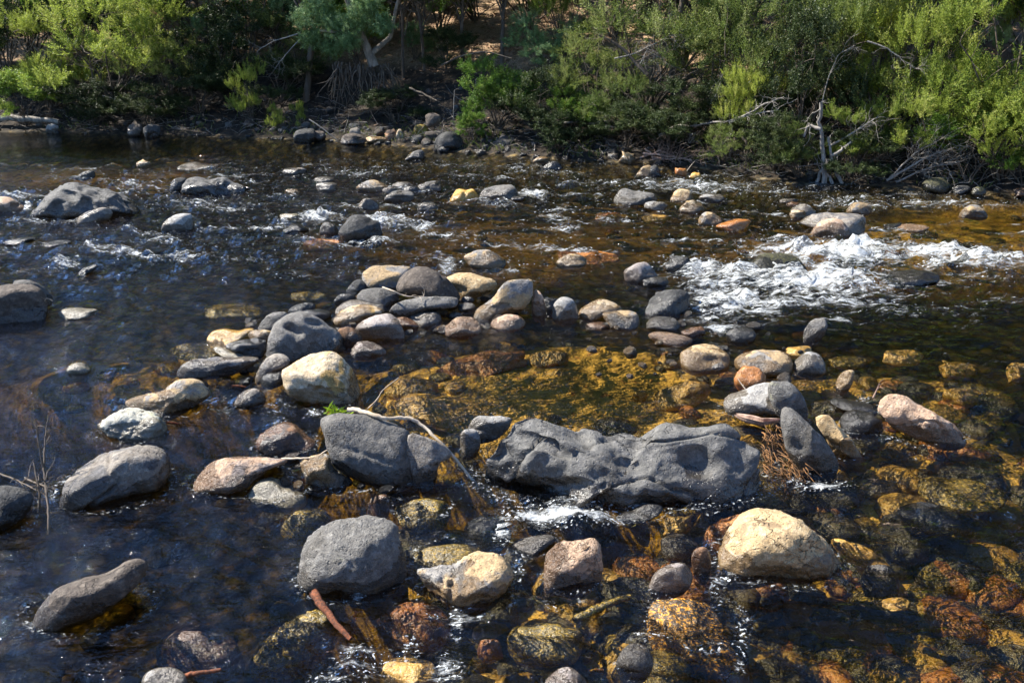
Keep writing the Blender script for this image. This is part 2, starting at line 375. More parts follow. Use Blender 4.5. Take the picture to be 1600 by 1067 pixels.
rock(B, 'smooth light grey stone with curled bark along its foot', 'slate',
     [(1130, 628), (1138, 616), (1162, 608), (1195, 598), (1225, 600), (1240, 612), (1246, 634), (1235, 655), (1190, 650), (1150, 647), (1135, 641)], hd=.7, ext=.1)
rock(S_, 'dark stone blotched with yellow lichen behind the slender charcoal stone', 'rough',
     [(1200, 606), (1220, 596), (1238, 600), (1255, 622), (1262, 645), (1250, 662), (1225, 655), (1208, 635)], hd=.6, ext=.1, z=.02)
rock(B, 'tan domed stone with an arched shadow, on the right rim of the pool', 'tan',
     [(1062, 557), (1070, 546), (1087, 539), (1106, 538), (1125, 544), (1139, 554), (1141, 566), (1132, 575), (1100, 578), (1082, 578), (1067, 571)], ang=8, hd=.75, dents=[(1112, 566, 18, 10, 0, .22)])
rock(S_, 'small grey stone tucked under the tan domed stone', 'slate', (1112, 571, 42, 17), z=.0)
rock(B, 'broad low stone, tan crown and grey base, right of the tan domed one', 'tangrey',
     [(1148, 563), (1160, 553), (1185, 547), (1215, 548), (1232, 555), (1239, 570), (1231, 582), (1205, 588), (1170, 584), (1152, 576)])
rock(S_, 'wet rust orange stone below the broad low stone', 'rust', [(1147, 595), (1151, 582), (1166, 573), (1185, 575), (1196, 587), (1194, 602), (1175, 607), (1155, 605)], det='rough')
rock(S_, 'blue grey stone with a dark wet foot, right of the broad low stone', 'slate', [(1238, 572), (1246, 559), (1262, 551), (1280, 555), (1290, 570), (1286, 581), (1262, 585), (1243, 581)])
rock(S_, 'tilted two tone dark stone standing alone on the right', 'grey',
     [(1254, 530), (1256, 517), (1267, 502), (1282, 497), (1291, 500), (1293, 511), (1287, 523), (1273, 536), (1260, 538)], ang=12, hd=.6, ext=.1)
rock(S_, 'golden stone streaked with weed just under water beside the blue grey stone', 'ochre', (1248, 549, 46, 16), z=-.02)
rock(S_, 'small upright tan stone with wet orange base', 'tan', [(1305, 604), (1309, 590), (1320, 580), (1334, 580), (1333, 596), (1323, 609), (1311, 611)], z=-.01)
rock(S_, 'black wet stone in the riffle left of the long tan boulder', 'dark', [(1312, 660), (1320, 645), (1340, 641), (1362, 648), (1378, 660), (1375, 675), (1345, 678), (1320, 673)])
rock(S_, 'thin flat dark stone behind the black wet stone', 'dark', (1335, 633, 74, 17, 12))
rock(S_, 'smooth grey stone with a dimple beside the left end of the lava boulder', 'slate',
     [(730, 674), (735, 660), (745, 650), (762, 649), (795, 653), (799, 660), (784, 677), (754, 685), (738, 682)], ang=10, hd=.6, dents=[(752, 672, 5, 4, 0, .08)])
rock(S_, 'small blocky pale grey stone in front of the dimpled one', 'slate', [(719, 686), (722, 674), (731, 670), (744, 672), (751, 689), (745, 704), (734, 709), (722, 707)], ang=14, z=.0)
rock(B, 'shaded slab leaning on the right side of the boulder with the stick', 'browngrey',
     [(637, 684), (655, 679), (676, 687), (697, 698), (707, 713), (686, 727), (678, 758), (656, 764), (640, 750)], ang=14, hd=.5, ext=.05)
rock(S_, 'chunky dark and tan rock wedged below the boulder with the stick', 'tangrey',
     [(470, 722), (488, 712), (512, 710), (522, 731), (540, 744), (538, 762), (510, 765), (484, 760), (474, 742)], ang=16, det='crack', ext=.12, spread=.4)
rock(B, 'orange brown wet stone with a white spot, left of the boulder with the stick', 'brown',
     [(398, 695), (410, 676), (435, 662), (458, 662), (476, 676), (494, 690), (488, 706), (455, 712), (420, 710)], hd=.8, z=-.02, det='rough')
rock(S_, 'flat pointed tan stone, half of it wet brown', 'pink',
     [(300, 757), (313, 738), (335, 720), (365, 713), (420, 712), (451, 720), (413, 741), (371, 765), (344, 773), (310, 771)], ang=12, hd=.6, ext=.15, z=-.012)
rock(S_, 'pale island of stone with a submerged grey skirt', 'pale',
     [(388, 778), (396, 758), (412, 748), (432, 747), (455, 757), (476, 771), (478, 785), (455, 797), (415, 796)], hd=.8, ext=.1, z=-.055)
rock(B, 'broad brown grey boulder at the left with a white vein', 'browngrey',
     [(93, 778), (103, 751), (125, 730), (165, 707), (200, 696), (232, 693), (256, 701), (266, 720), (263, 745), (248, 762), (215, 776), (170, 785), (130, 790), (102, 789)], ang=8, det='crack', ext=.12)
rock(B, 'dark boulder cut off by the left edge, below the twig cluster', 'dark', [(-45, 790), (-30, 768), (0, 760), (32, 762), (52, 776), (45, 800), (15, 822), (-20, 832), (-42, 815)], ext=.1)
rock(B, 'long dark boulder shaped like a resting seal, lower left', 'dbrown',
     [(43, 974), (50, 957), (70, 934), (103, 911), (148, 899), (178, 887), (197, 874), (220, 870), (232, 881), (227, 899), (203, 927), (165, 951), (120, 968), (69, 986), (47, 985)], ang=8, hd=.6, ext=.12, dents=[(175, 893, 16, 7, -25, .08)])
rock(B, 'brown boulder under water with a golden rim, bottom left', 'brown', [(242, 1020), (256, 993), (285, 978), (320, 974), (350, 985), (372, 1010), (382, 1042), (360, 1062), (310, 1066), (262, 1055)], z=-.05, ext=.1, top=-.006)
rock(S_, 'small grey stone at the bottom edge in front of the brown boulder', 'slate', [(221, 1066), (230, 1050), (255, 1043), (278, 1046), (291, 1060), (288, 1080), (255, 1090), (225, 1082)], z=.0)
rock(B, 'low dome of pale yellowish stone at the left', 'pale',
     [(155, 663), (168, 650), (192, 640), (220, 638), (245, 646), (258, 660), (262, 676), (255, 687), (225, 690), (188, 682), (160, 672)], hd=.8, det='rough', z=-.01)
rock(B, 'flat grey and tan slab touching the pale yellowish dome', 'tangrey',
     [(197, 624), (225, 616), (254, 609), (262, 601), (282, 592), (305, 590), (318, 597), (328, 612), (324, 622), (296, 634), (257, 649), (245, 645), (230, 640), (205, 636)], ang=14, hd=.6, spread=.3)
rock(B, 'long low dark stone like a loaf, above the flat grey and tan slab', 'browngrey', [(276, 580), (286, 567), (310, 560), (350, 557), (398, 556), (404, 566), (385, 577), (340, 588), (300, 591), (281, 588)], ang=7, hd=.35, ext=.15)
rock(S_, 'tiny pale stone alone in the rippled water at the left', 'pale', [(104, 578), (112, 569), (124, 566), (136, 570), (141, 579), (122, 583)])
rock(S_, 'pale flat stone beside the dark boulder at the left edge', 'pale', [(92, 488), (105, 482), (130, 481), (152, 484), (143, 492), (120, 497), (98, 495)])
rock(B, 'large dark brown boulder cut off by the left edge', 'dbrown', [(-45, 470), (-30, 452), (0, 446), (40, 443), (60, 448), (72, 463), (74, 488), (62, 503), (20, 510), (-30, 510)], hd=.7, z=.0)
rock(S_, 'grey stone peeking out behind the large dark brown boulder', 'grey', [(20, 444), (30, 437), (48, 438), (68, 449), (82, 465), (76, 478), (50, 474), (28, 462)], z=.05, ext=.05)
rock(S_, 'thin white flat stone at the waterline by the left end of the rock pile', 'pale', [(333, 545), (345, 542), (362, 548), (384, 553), (368, 558), (348, 555)])
rock(S_, 'brown and cream stone half under water, left of the rock pile', 'ochre', [(322, 530), (332, 518), (350, 513), (372, 516), (392, 512), (399, 522), (390, 533), (362, 540), (332, 540)], z=-.02)
rock(S_, 'small cream topped stone beside the boulder with two pits', 'cream', [(388, 524), (396, 516), (412, 515), (425, 519), (420, 532), (400, 534)], z=.04)
rock(S_, 'low dark knobbly stone below the cream topped stone', 'dark', [(354, 543), (362, 535), (385, 530), (412, 528), (418, 545), (404, 557), (375, 552)], det='crack', sub=4)
rock(S_, 'dark slaty stone behind the boulder with two pits', 'grey', [(403, 512), (412, 498), (425, 489), (446, 488), (450, 497), (436, 511), (415, 518)], ang=16, z=.02, spread=.4)
rock(S_, 'black flat stone behind the top of the boulder with two pits', 'dark', [(450, 486), (462, 477), (480, 472), (492, 476), (488, 484), (465, 490)], z=.02)
rock(S_, 'second black flat stone, nearer the cream oval stone', 'dark', [(474, 487), (490, 483), (510, 484), (517, 491), (505, 499), (485, 496)], z=.01)
rock(S_, 'tapered dark stone under the boulder with two pits', 'browngrey', [(399, 589), (407, 571), (421, 556), (438, 552), (452, 560), (450, 573), (425, 585), (405, 597)], z=.01, ext=.1)
rock(S_, 'black wet stone between the tapered stone and the cream boulder', 'dark', [(407, 594), (414, 584), (432, 579), (450, 578), (452, 592), (430, 602), (412, 603)])
rock(S_, 'small grey stone with a pale top in the splashing water left of the cream boulder', 'browngrey', [(366, 631), (372, 618), (388, 608), (403, 608), (415, 619), (412, 629), (390, 635)])

# ------------------------------------------------------------------ the rock pile at the head of the pool
G = 'stones heaped at the head of the pool'
def pile(label, mat, pts, **k): return rock(S_, label, mat, pts, group=G, **k)
pile('orange and dark stone, back left top of the rock pile', 'tangrey', [(566, 440), (567, 427), (580, 417), (596, 415), (637, 416), (642, 424), (630, 442), (618, 450), (596, 452), (573, 450)], z=.08, ang=9, ext=.1)
pile('biggest brown black stone on top of the rock pile', 'dbrown', [(620, 449), (626, 434), (640, 421), (657, 416), (676, 420), (696, 432), (712, 452), (719, 470), (705, 482), (665, 470), (640, 462), (624, 458)], z=.06, hd=.8, ext=.05, det='crack')
pile('tan stone with a saddle, right of the biggest brown black one', 'tan', [(695, 437), (707, 429), (725, 425), (750, 430), (772, 437), (776, 446), (763, 456), (742, 463), (722, 466), (710, 452)], z=.05, ext=.1, dents=[(735, 443, 12, 6, 20, .1)])
pile('long tan and grey stone leaning at the right end of the rock pile', 'tangrey', [(740, 492), (745, 479), (770, 465), (780, 450), (791, 440), (815, 435), (831, 438), (834, 455), (828, 470), (812, 483), (790, 493), (765, 503), (743, 504)], ang=12, hd=.55, det='crack', seed=14)
pile('small black wedge at the far left of the rock pile', 'dark', [(540, 455), (550, 442), (562, 436), (572, 442), (574, 452), (560, 460)], z=.04)
pile('dark oblong stone with twigs on it, middle of the rock pile', 'grey', [(558, 466), (564, 454), (580, 450), (602, 450), (622, 461), (620, 474), (595, 480), (570, 477)], z=.05)
pile('small black jagged stone at the upstream edge of the rock pile', 'dark', [(522, 472), (528, 462), (540, 458), (556, 464), (556, 474), (538, 480)], ang=18, spread=.4)
pile('long grey brown stone behind the cream oval', 'browngrey', [(524, 487), (531, 476), (548, 469), (572, 469), (600, 473), (614, 477), (606, 485), (580, 490), (545, 492)], z=.02)
pile('cream oval stone at the left front of the rock pile', 'cream', [(521, 498), (532, 486), (560, 476), (585, 478), (601, 485), (592, 493), (560, 503), (532, 506)], hd=.55, z=.0)
pile('long smooth charcoal stone lying across the rock pile', 'grey', [(608, 491), (611, 481), (626, 471), (665, 463), (710, 464), (715, 473), (708, 480), (675, 488), (640, 496), (615, 497)], hd=.4, z=.03, ext=.1)
pile('plum and grey egg shaped stone at the front of the rock pile', 'mauve', [(556, 511), (575, 497), (600, 490), (613, 492), (626, 506), (633, 524), (626, 532), (596, 533), (570, 527), (560, 520)], ang=8, hd=.8)
pile('small red brown stone beside the boulder with two pits', 'brown', [(523, 530), (528, 516), (545, 511), (560, 518), (566, 532), (550, 544), (530, 543)], z=.01, det='rough')
pile('grey angular stone with white streaks under the charcoal one', 'slate', [(639, 498), (650, 490), (662, 486), (683, 487), (691, 502), (677, 508), (652, 508)], ang=16)
pile('small orange brown stone between the plum one and the streaked one', 'brown', [(614, 503), (622, 496), (638, 497), (654, 507), (648, 515), (625, 515)])
pile('pinkish domed stone at the foot of the rock pile', 'pink', [(690, 515), (706, 501), (722, 495), (738, 496), (751, 510), (747, 520), (722, 525), (698, 521)])
pile('smaller pinkish stone, right of the domed one', 'pink', [(767, 507), (776, 496), (794, 491), (812, 493), (821, 504), (810, 513), (785, 515)])
pile('pinkish white stone low in the water in front of the plum egg', 'mauve', [(547, 549), (560, 534), (580, 534), (600, 545), (601, 553), (576, 559), (552, 556)], det='rough')
pile('small blue grey stone filling the gap left of the leaning tan stone', 'grey', (729, 480, 26, 14), z=.02)
pile('tiny dark stone in the gap under the saddle stone', 'dark', (731, 468, 18, 10), z=.04)
pile('tiny grey stone below the blue grey filler', 'grey', (712, 493, 20, 10), z=.0)

_pr = np.random.default_rng(12); _D, _F = ico(3); _pm = []
for _i, _k in enumerate(['dark', 'grey', 'dbrown', 'browngrey', 'mauve', 'tangrey']):
    _m = mesh_np('pile pebble', (stone_shape(_D, _pr, 9, spread=.35) + _D * (fbm(_D * 1.5 + _i * 5, 2) * .08)[:, None]) * [1, .8, .6], [_F]); _m.materials.append(M[_k]); _pm.append(_m)
for (_a, _b, _c, _d, _n, _lab) in [(535, 825, 462, 520, 70, 'small pebble filling the gaps of the rock pile'), (380, 560, 500, 600, 40, 'small pebble wedged between the stones left of the pool'), (900, 1250, 485, 600, 34, 'small wet pebble between the stones of the right pool rim'), (420, 680, 690, 770, 26, 'small pebble in the gaps around the boulder with the stick')]:
    for _i in range(_n):
        _p = ground(_pr.uniform(_a, _b), _pr.uniform(_c, _d))[0]; _s = _pr.choice([.022, .034, .05], p=[.4, .4, .2]) * _pr.uniform(.8, 1.25)
        _o = bpy.data.objects.new('pebble', _pm[_pr.integers(6)]); C.objects.link(_o); _o.location = (_p[0], _p[1], _pr.uniform(-.2, .35) * _s); _o.rotation_euler = (_pr.normal() * .3, _pr.normal() * .3, _pr.uniform(0, 6.28)); _o.scale = (_s, _s, _s)
        tag(_o, _lab, 'pebble', _lab.replace('small pebble', 'small pebbles').replace('small wet pebble', 'small wet pebbles'))

# ------------------------------------------------------------------ far rim of the pool
rock(S_, 'upright orange tan stone at the far rim of the pool', 'pink', [(832, 488), (832, 467), (841, 455), (849, 467), (853, 490), (843, 495)], hd=.8)
rock(S_, 'dark wet stone behind the upright orange tan one', 'dark', (862, 478, 30, 28), z=-.02)
rock(S_, 'round light grey stone on the far rim of the pool', 'slate', [(863, 490), (866, 475), (875, 466), (885, 464), (897, 470), (903, 485), (901, 497), (882, 502), (866, 497)])
rock(S_, 'angular cream stone, right of the round light grey one', 'cream', [(906, 491), (908, 482), (937, 467), (956, 472), (972, 482), (966, 489), (945, 491), (921, 498)], ang=16, spread=.35)
rock(S_, 'flat topped cream and grey stone, right of the angular cream one', 'tangrey', [(941, 492), (948, 487), (985, 486), (997, 494), (997, 507), (985, 513), (960, 512), (947, 502)], ang=18)
rock(S_, 'sliver of stone in the water under the flat topped one', 'brown', (935, 509, 40, 11), z=-.01)
rock(B, 'black wet boulder with a shining glint at the edge of the rapids', 'dark', [(1007, 483), (1018, 466), (1035, 455), (1056, 452), (1074, 456), (1078, 468), (1073, 482), (1056, 492), (1026, 495), (1012, 491)], z=-.01)
rock(S_, 'low grey stone in front of the black wet boulder', 'grey', [(1010, 506), (1020, 496), (1040, 494), (1056, 499), (1063, 509), (1050, 515), (1016, 512)])
rock(S_, 'flat tan to grey stone, lowest on the right rim of the pool', 'pink', [(1013, 523), (1025, 518), (1050, 520), (1082, 529), (1072, 537), (1040, 537), (1020, 531)], hd=.5)
rock(S_, 'small chocolate brown stone behind the flat tan to grey one', 'brown', [(1065, 518), (1092, 510), (1101, 515), (1100, 522), (1077, 527)])
rock(S_, 'black stone under a sheet of water at the foot of the rapids', 'dark', (1157, 524, 46, 24))

# ------------------------------------------------------------------ stones standing in the river behind the pool
def mid(label, mat, pts, **k): return rock(S_, label, mat, pts, **k)
rock(B, 'biggest lava boulder at the far left with scooped hollows', 'lava', [(46, 333), (60, 317), (77, 300), (100, 285), (120, 283), (146, 290), (175, 296), (200, 306), (219, 321), (222, 331), (195, 337), (160, 343), (115, 341), (85, 339)], det='lava', hd=.6, sub=5,
     dents=[(107, 303, 15, 5, 25, .12), (136, 318, 8, 10, 40, .1), (152, 305, 14, 4, 30, .09), (88, 325, 7, 12, 20, .1), (125, 300, 5, 20, -20, -.08), (180, 318, 20, 6, 30, .08)])
mid('grey wedge of stone leaning on the front of the biggest lava boulder', 'browngrey', [(113, 347), (130, 334), (160, 324), (175, 330), (172, 341), (150, 348), (120, 350)])
mid('small dark tilted stone behind the biggest lava boulder', 'grey', [(117, 278), (130, 269), (146, 267), (148, 276), (130, 280)])
mid('tan stone cut off by the left edge beside the white water', 'pink', [(-25, 326), (-10, 310), (12, 308), (28, 316), (40, 325), (20, 334), (-15, 334)])
rock(B, 'second lava boulder with a long low tail, far left', 'lava', [(281, 298), (287, 285), (305, 276), (325, 279), (340, 276), (355, 276), (367, 285), (392, 293), (375, 301), (332, 306), (295, 302)], det='lava', hd=.5, dents=[(345, 297, 18, 6, 0, .1)])
mid('black stone against the left end of the second lava boulder', 'dark', [(265, 297), (268, 284), (280, 278), (293, 281), (290, 297), (275, 300)])
mid('lone pale grey stone with a slanting top in the left riffle', 'slate', [(252, 354), (262, 342), (282, 334), (299, 336), (302, 355), (287, 361), (260, 360)], ang=12)
mid('small tan pebble on the still water at upper left', 'tan', (224, 257, 22, 10))
mid('flat broken grey stone just below the still water', 'browngrey', [(276, 262), (290, 255), (308, 253), (320, 257), (345, 258), (330, 263), (290, 265)])
mid('narrow dark stone awash at the left edge', 'dark', (32, 376, 52, 9, -8), z=-.01)
mid('narrow dark stone awash, right of the one at the left edge', 'dark', (88, 380, 50, 8, -6), z=-.01)
mid('thin slanting black stone near the small white splash', 'dark', (137, 422, 36, 10, -25), z=-.005)
mid('dark grey pointed stone nearest the far bank', 'grey', [(633, 248), (647, 237), (660, 235), (663, 247), (650, 252)], ang=14)
mid('brown topped stone alone at upper left of centre', 'browngrey', (461, 268, 36, 13))
mid('small grey stone, upper of a close pair', 'grey', (506, 281, 30, 10))
mid('rough grey stone, lower of a close pair', 'slate', (510, 292, 34, 14))
mid('small pale brown stone with a golden wet tail', 'tangrey', (457, 301, 24, 12))
mid('tan stone with a rounded hump among the mid river stones', 'tangrey', [(557, 293), (570, 284), (585, 281), (600, 287), (610, 293), (582, 299)])
mid('grey stone behind the round dark oval', 'slate', (630, 290, 32, 12))
mid('long dark grey block, right of the round dark oval', 'grey', [(651, 296), (656, 288), (684, 283), (689, 297), (668, 299)], ang=16)
mid('small black stone touching the long dark grey block', 'dark', (643, 296, 26, 11))
mid('little brown stone peeping behind the round dark oval', 'browngrey', (609, 298, 22, 10))
mid('round dark oval stone in the middle of the river', 'grey', [(601, 311), (610, 301), (628, 297), (644, 301), (646, 311), (625, 316)])
mid('brown grey stone with splashing foot, below the tan hump', 'browngrey', [(559, 324), (566, 313), (577, 310), (591, 319), (590, 326), (573, 328)])
mid('small dark green stone right of the splashing one', 'grey', (668, 324, 33, 16), z=0)
mid('yellow orange stone with a notch beside a dark grey neighbour', 'ochre', [(703, 311), (713, 297), (722, 295), (728, 297), (740, 296), (748, 308), (735, 314), (715, 314)], dents=[(726, 302, 3, 9, 0, .2)])
mid('smooth dark grey stone with a dip, right of the yellow orange one', 'grey', [(749, 310), (754, 298), (768, 292), (784, 289), (800, 289), (809, 300), (806, 311), (775, 314)], dents=[(772, 296, 10, 5, 0, .12)])
mid('tiny dark stone at the right foot of the dipped one', 'dark', (808, 310, 22, 9))
rock(B, 'tall black blocky boulder breaking the white riffle', 'dark', [(529, 364), (540, 347), (552, 336), (570, 337), (582, 344), (592, 348), (598, 370), (587, 378), (550, 376)], ang=16, spread=.35, hd=.8)
mid('small dark rounded stone left of the tall black one', 'grey', [(500, 364), (503, 351), (513, 347), (525, 354), (530, 365), (515, 369)])
mid('low black stone in the foam, leftmost of three by the tall black one', 'dark', [(441, 362), (450, 354), (466, 350), (483, 360), (465, 365)])
mid('pale wet stone under thin foam behind the low black stone', 'pale', (452, 338, 30, 9), z=-.02)
mid('tan humped stone with water pouring round it, behind the rock pile', 'tangrey', [(725, 403), (738, 394), (752, 390), (768, 392), (790, 407), (778, 419), (745, 418)])
mid('tan wedge near the far shore, right of centre', 'tan', [(833, 253), (840, 246), (855, 246), (857, 253)])
mid('black stone with an orange wet end, near the far shore', 'dark', [(848, 262), (858, 254), (872, 253), (880, 263), (865, 267)])
mid('tan stone of a touching pair in the upper riffle', 'tan', [(992, 275), (1003, 262), (1014, 258), (1020, 266), (1019, 276), (1005, 277)])
mid('black stone of a touching pair in the upper riffle', 'dark', [(1016, 275), (1018, 262), (1026, 259), (1033, 274), (1025, 278)])
mid('small wet orange stone with a stick against it', 'rust', (1064, 269, 18, 12))
mid('tiny yellow stone in the riffle by the far debris', 'ochre', (1087, 275, 16, 11))
rock(B, 'large blue grey double humped stone in the upper riffle', 'grey', [(959, 314), (965, 300), (977, 295), (991, 298), (1017, 301), (1028, 310), (1013, 318), (980, 321)], dents=[(994, 305, 5, 10, 0, .07)])
mid('small grey stone in front of the double humped one', 'slate', (1024, 322, 36, 14))
mid('orange tan stone behind, right of the double humped one', 'tan', [(1048, 312), (1054, 300), (1066, 295), (1078, 299), (1085, 312), (1065, 317)], z=-.01)
mid('low grey stone awash, right of the orange tan one', 'slate', (1112, 309, 40, 12))
mid('pale tan stone in front of the orange tan one', 'cream', [(1060, 328), (1070, 318), (1083, 313), (1097, 319), (1100, 329), (1078, 332)])
mid('round olive grey stone beside a rusty flat one', 'tangrey', [(1091, 347), (1096, 335), (1108, 331), (1122, 337), (1128, 347), (1105, 352)])
mid('rusty flat stone with a pink top', 'rust', [(1119, 354), (1132, 347), (1155, 342), (1172, 345), (1165, 356), (1145, 362)])
mid('cream stone lying on a rusty red slab', 'cream', [(868, 410), (882, 399), (900, 397), (916, 405), (911, 414), (878, 416)])
mid('long rusty red slab awash behind the cream stone', 'rust', (918, 401, 98, 17, 2), z=-.03)
mid('peaked mauve stone at the head of the rapids', 'mauve', [(974, 426), (989, 414), (1007, 409), (1020, 419), (1027, 432), (1010, 441), (985, 442)], ang=14)
mid('black stone at the right foot of the peaked mauve one', 'dark', (1024, 441, 40, 16))
mid('black wet stone streaked with falling water', 'dark', (1060, 413, 42, 26), z=-.02)
mid('grey sliver of stone at the top of the right hand group', 'grey', (1233, 314, 30, 8))
mid('brown pebble under the grey sliver', 'brown', (1240, 320, 22, 8))
mid('blue grey stone behind the broad flat stone', 'slate', [(1235, 329), (1247, 320), (1262, 320), (1276, 332), (1265, 337), (1245, 336)])
mid('cream stone touching the blue grey one', 'cream', (1247, 335, 26, 14))
rock(B, 'broad flat topped brown grey stone, far right of the river', 'browngrey', [(1250, 348), (1265, 337), (1292, 333), (1330, 334), (1351, 339), (1350, 360), (1335, 366), (1300, 358), (1265, 354)], ang=16)
mid('smooth pinkish tan stone in front of the broad flat topped one', 'pink', [(1267, 364), (1277, 350), (1297, 341), (1315, 344), (1327, 360), (1322, 369), (1290, 368)])
mid('brown stone with a wet golden foot behind the broad flat topped one', 'tangrey', [(1323, 331), (1330, 319), (1345, 316), (1360, 322), (1360, 333), (1340, 336)])
mid('lone brown grey stone at the far right', 'tangrey', [(1499, 337), (1505, 327), (1520, 320), (1535, 326), (1543, 338), (1520, 341)])
mid('flat pinkish stone at the right with wet leaves behind', 'pink', (1425, 356, 50, 11))
mid('black stone left of the flat pinkish one', 'dark', (1394, 353, 30, 9))
rock(B, 'mossy lump streaming with water in the rapids', 'darkmoss', [(1165, 440), (1176, 408), (1200, 396), (1235, 398), (1255, 412), (1262, 430), (1240, 446), (1200, 450)], z=-.08, ext=.05, top=.13)
mid('dark boulder under the fast water at the right end of the rapids', 'dark', (1425, 434, 85, 24), z=-.02)
mid('small brown stone in the white water below the mossy lump', 'brown', (1254, 435, 30, 11))

# ------------------------------------------------------------------ stones under the surface in front
def sunk(label, mat, pts, z=-.1, **k):
    py_ = pts[1] if not hasattr(pts[0], '__len__') else pts[0][1]
    if py_ > 660: z = max(z, -.05)
    return rock('sunken_stone', label, mat, pts, z=z, cat='stone', top=-.008 if z < -.035 else .02, **k)
sunk('golden weedy boulder under water, right of the brown one at the bottom left', 'moss', [(390, 1035), (415, 1000), (455, 968), (490, 952), (520, 960), (530, 990), (510, 1020), (460, 1045), (410, 1050)], z=-.14, det='rough')
sunk('round mossy stone under water behind the large round grey boulder', 'moss', [(438, 830), (450, 808), (475, 794), (500, 795), (518, 812), (505, 832), (470, 842)], z=-.07)
sunk('yellow green weedy stone breaking the surface, right of the grey round boulder', 'moss', [(618, 795), (640, 782), (672, 778), (698, 786), (705, 803), (690, 820), (655, 824), (628, 816)], z=-.0)
sunk('small upright brown stone behind the large round grey boulder', 'brown', [(573, 806), (578, 780), (592, 773), (607, 776), (608, 800), (592, 812)], z=-.02)
sunk('dark hairy stone under water in the middle foreground', 'dark', (760, 832, 74, 46), z=-.06)
sunk('grey stone under splashes with a dry pale end', 'grey', [(785, 870), (800, 850), (830, 838), (860, 834), (868, 845), (845, 862), (810, 878)], z=-.02)
sunk('dark oval stone under water, left of the largest tan boulder', 'grey', (1060, 852, 58, 36), z=-.05)
sunk('small amber stone under water above the dark oval', 'ochre', (1058, 818, 46, 24), z=-.04)
sunk('black wedge just breaking the surface below the lava boulder', 'dark', [(962, 806), (985, 795), (1015, 786), (1036, 792), (1025, 805), (990, 813)], z=-.01)
sunk('rust topped dark stone under water, below the wedge shaped boulder', 'rust', [(590, 972), (612, 948), (650, 937), (690, 950), (705, 985), (680, 1005), (630, 998)], z=-.09)
sunk('golden weedy stone under water near the bottom middle', 'moss', (850, 1002, 120, 60), z=-.14)
sunk('small brick red stone under water at the bottom', 'rust', (765, 1014, 40, 32), z=-.06)
sunk('rusty gold stone at the bottom edge, left of the brick red one', 'ochre', (640, 1052, 90, 50), z=-.1)
sunk('brown mossy ledge under water behind the wedge shaped boulder', 'moss', [(650, 888), (655, 862), (690, 850), (740, 852), (752, 866), (715, 882), (690, 892)], z=-.03)
sunk('brown wet stone hugging the left flank of the largest tan boulder', 'rust', [(1098, 858), (1104, 828), (1128, 812), (1160, 806), (1150, 850), (1135, 880), (1112, 888)], z=-.03)
sunk('long amber rock streaming under water, right of the largest tan boulder', 'ochre', [(1298, 842), (1330, 845), (1375, 868), (1410, 900), (1418, 916), (1390, 914), (1345, 890), (1310, 866)], z=-.1, hd=.5)
sunk('round dark stone under water below the long amber rock', 'grey', (1375, 905, 62, 44), z=-.12)
sunk('flat black stone rippling under water at right', 'dark', (1450, 808, 100, 42, 8), z=-.07)
sunk('greenish gold slab under water at right, above the flat black stone', 'moss', (1502, 770, 140, 44, 8), z=-.09)
sunk('bright golden small stone under water at lower right', 'ochre', (1400, 942, 44, 18), z=-.06)
sunk('golden slab under water beyond the tilted dark stone', 'ochre', (1410, 557, 64, 22), z=-.05)
sunk('olive golden stone under water beside the golden slab', 'moss', (1325, 565, 60, 18), z=-.07)
sunk('golden stone under water nearer the right edge', 'ochre', (1495, 577, 60, 22), z=-.1)
sunk('golden stone under water cut by the right edge', 'ochre', (1592, 580, 40, 28), z=-.08)
sunk('amber flat stone under water above the long tan boulder', 'ochre', (1500, 620, 60, 26), z=-.12)
sunk('square ochre slab on the bed of the pool', 'ochre', [(826, 568), (832, 552), (868, 547), (888, 556), (880, 570), (845, 576)], z=-.16)
sunk('second ochre slab on the bed, nearer the lava boulder', 'ochre', (880, 585, 60, 18), z=-.18)
sunk('round orange stone on the bed of the pool', 'ochre', (1000, 619, 22, 16), z=-.16)
sunk('large golden ledge along the right of the pool bed', 'ochre', (1065, 618, 90, 36, -12), z=-.14)
sunk('broad golden sheet of rock at the left of the pool bed', 'ochre', (690, 640, 150, 46, 8), z=-.14)
sunk('broad red brown sunken rock in the upper left of the pool', 'rust', (750, 572, 150, 40, -12), z=-.2)
sunk('olive boulder under water upstream of the rock pile', 'moss', (365, 487, 90, 24), z=-.06)
sunk('small olive stone under water upstream of the rock pile', 'moss', (480, 462, 54, 14), z=-.05)
sunk('olive stone under water above the long low loaf stone', 'moss', (310, 548, 90, 22), z=-.08)
sunk('orange brown stone under fast water left of centre', 'rust', (505, 382, 60, 18), z=-.05)
sunk('tan orange stone under water, right of centre riffle', 'rust', (952, 338, 46, 14), z=-.04)
sunk('amber stone under water, right of the tan orange one', 'ochre', (1026, 341, 44, 12), z=-.04)
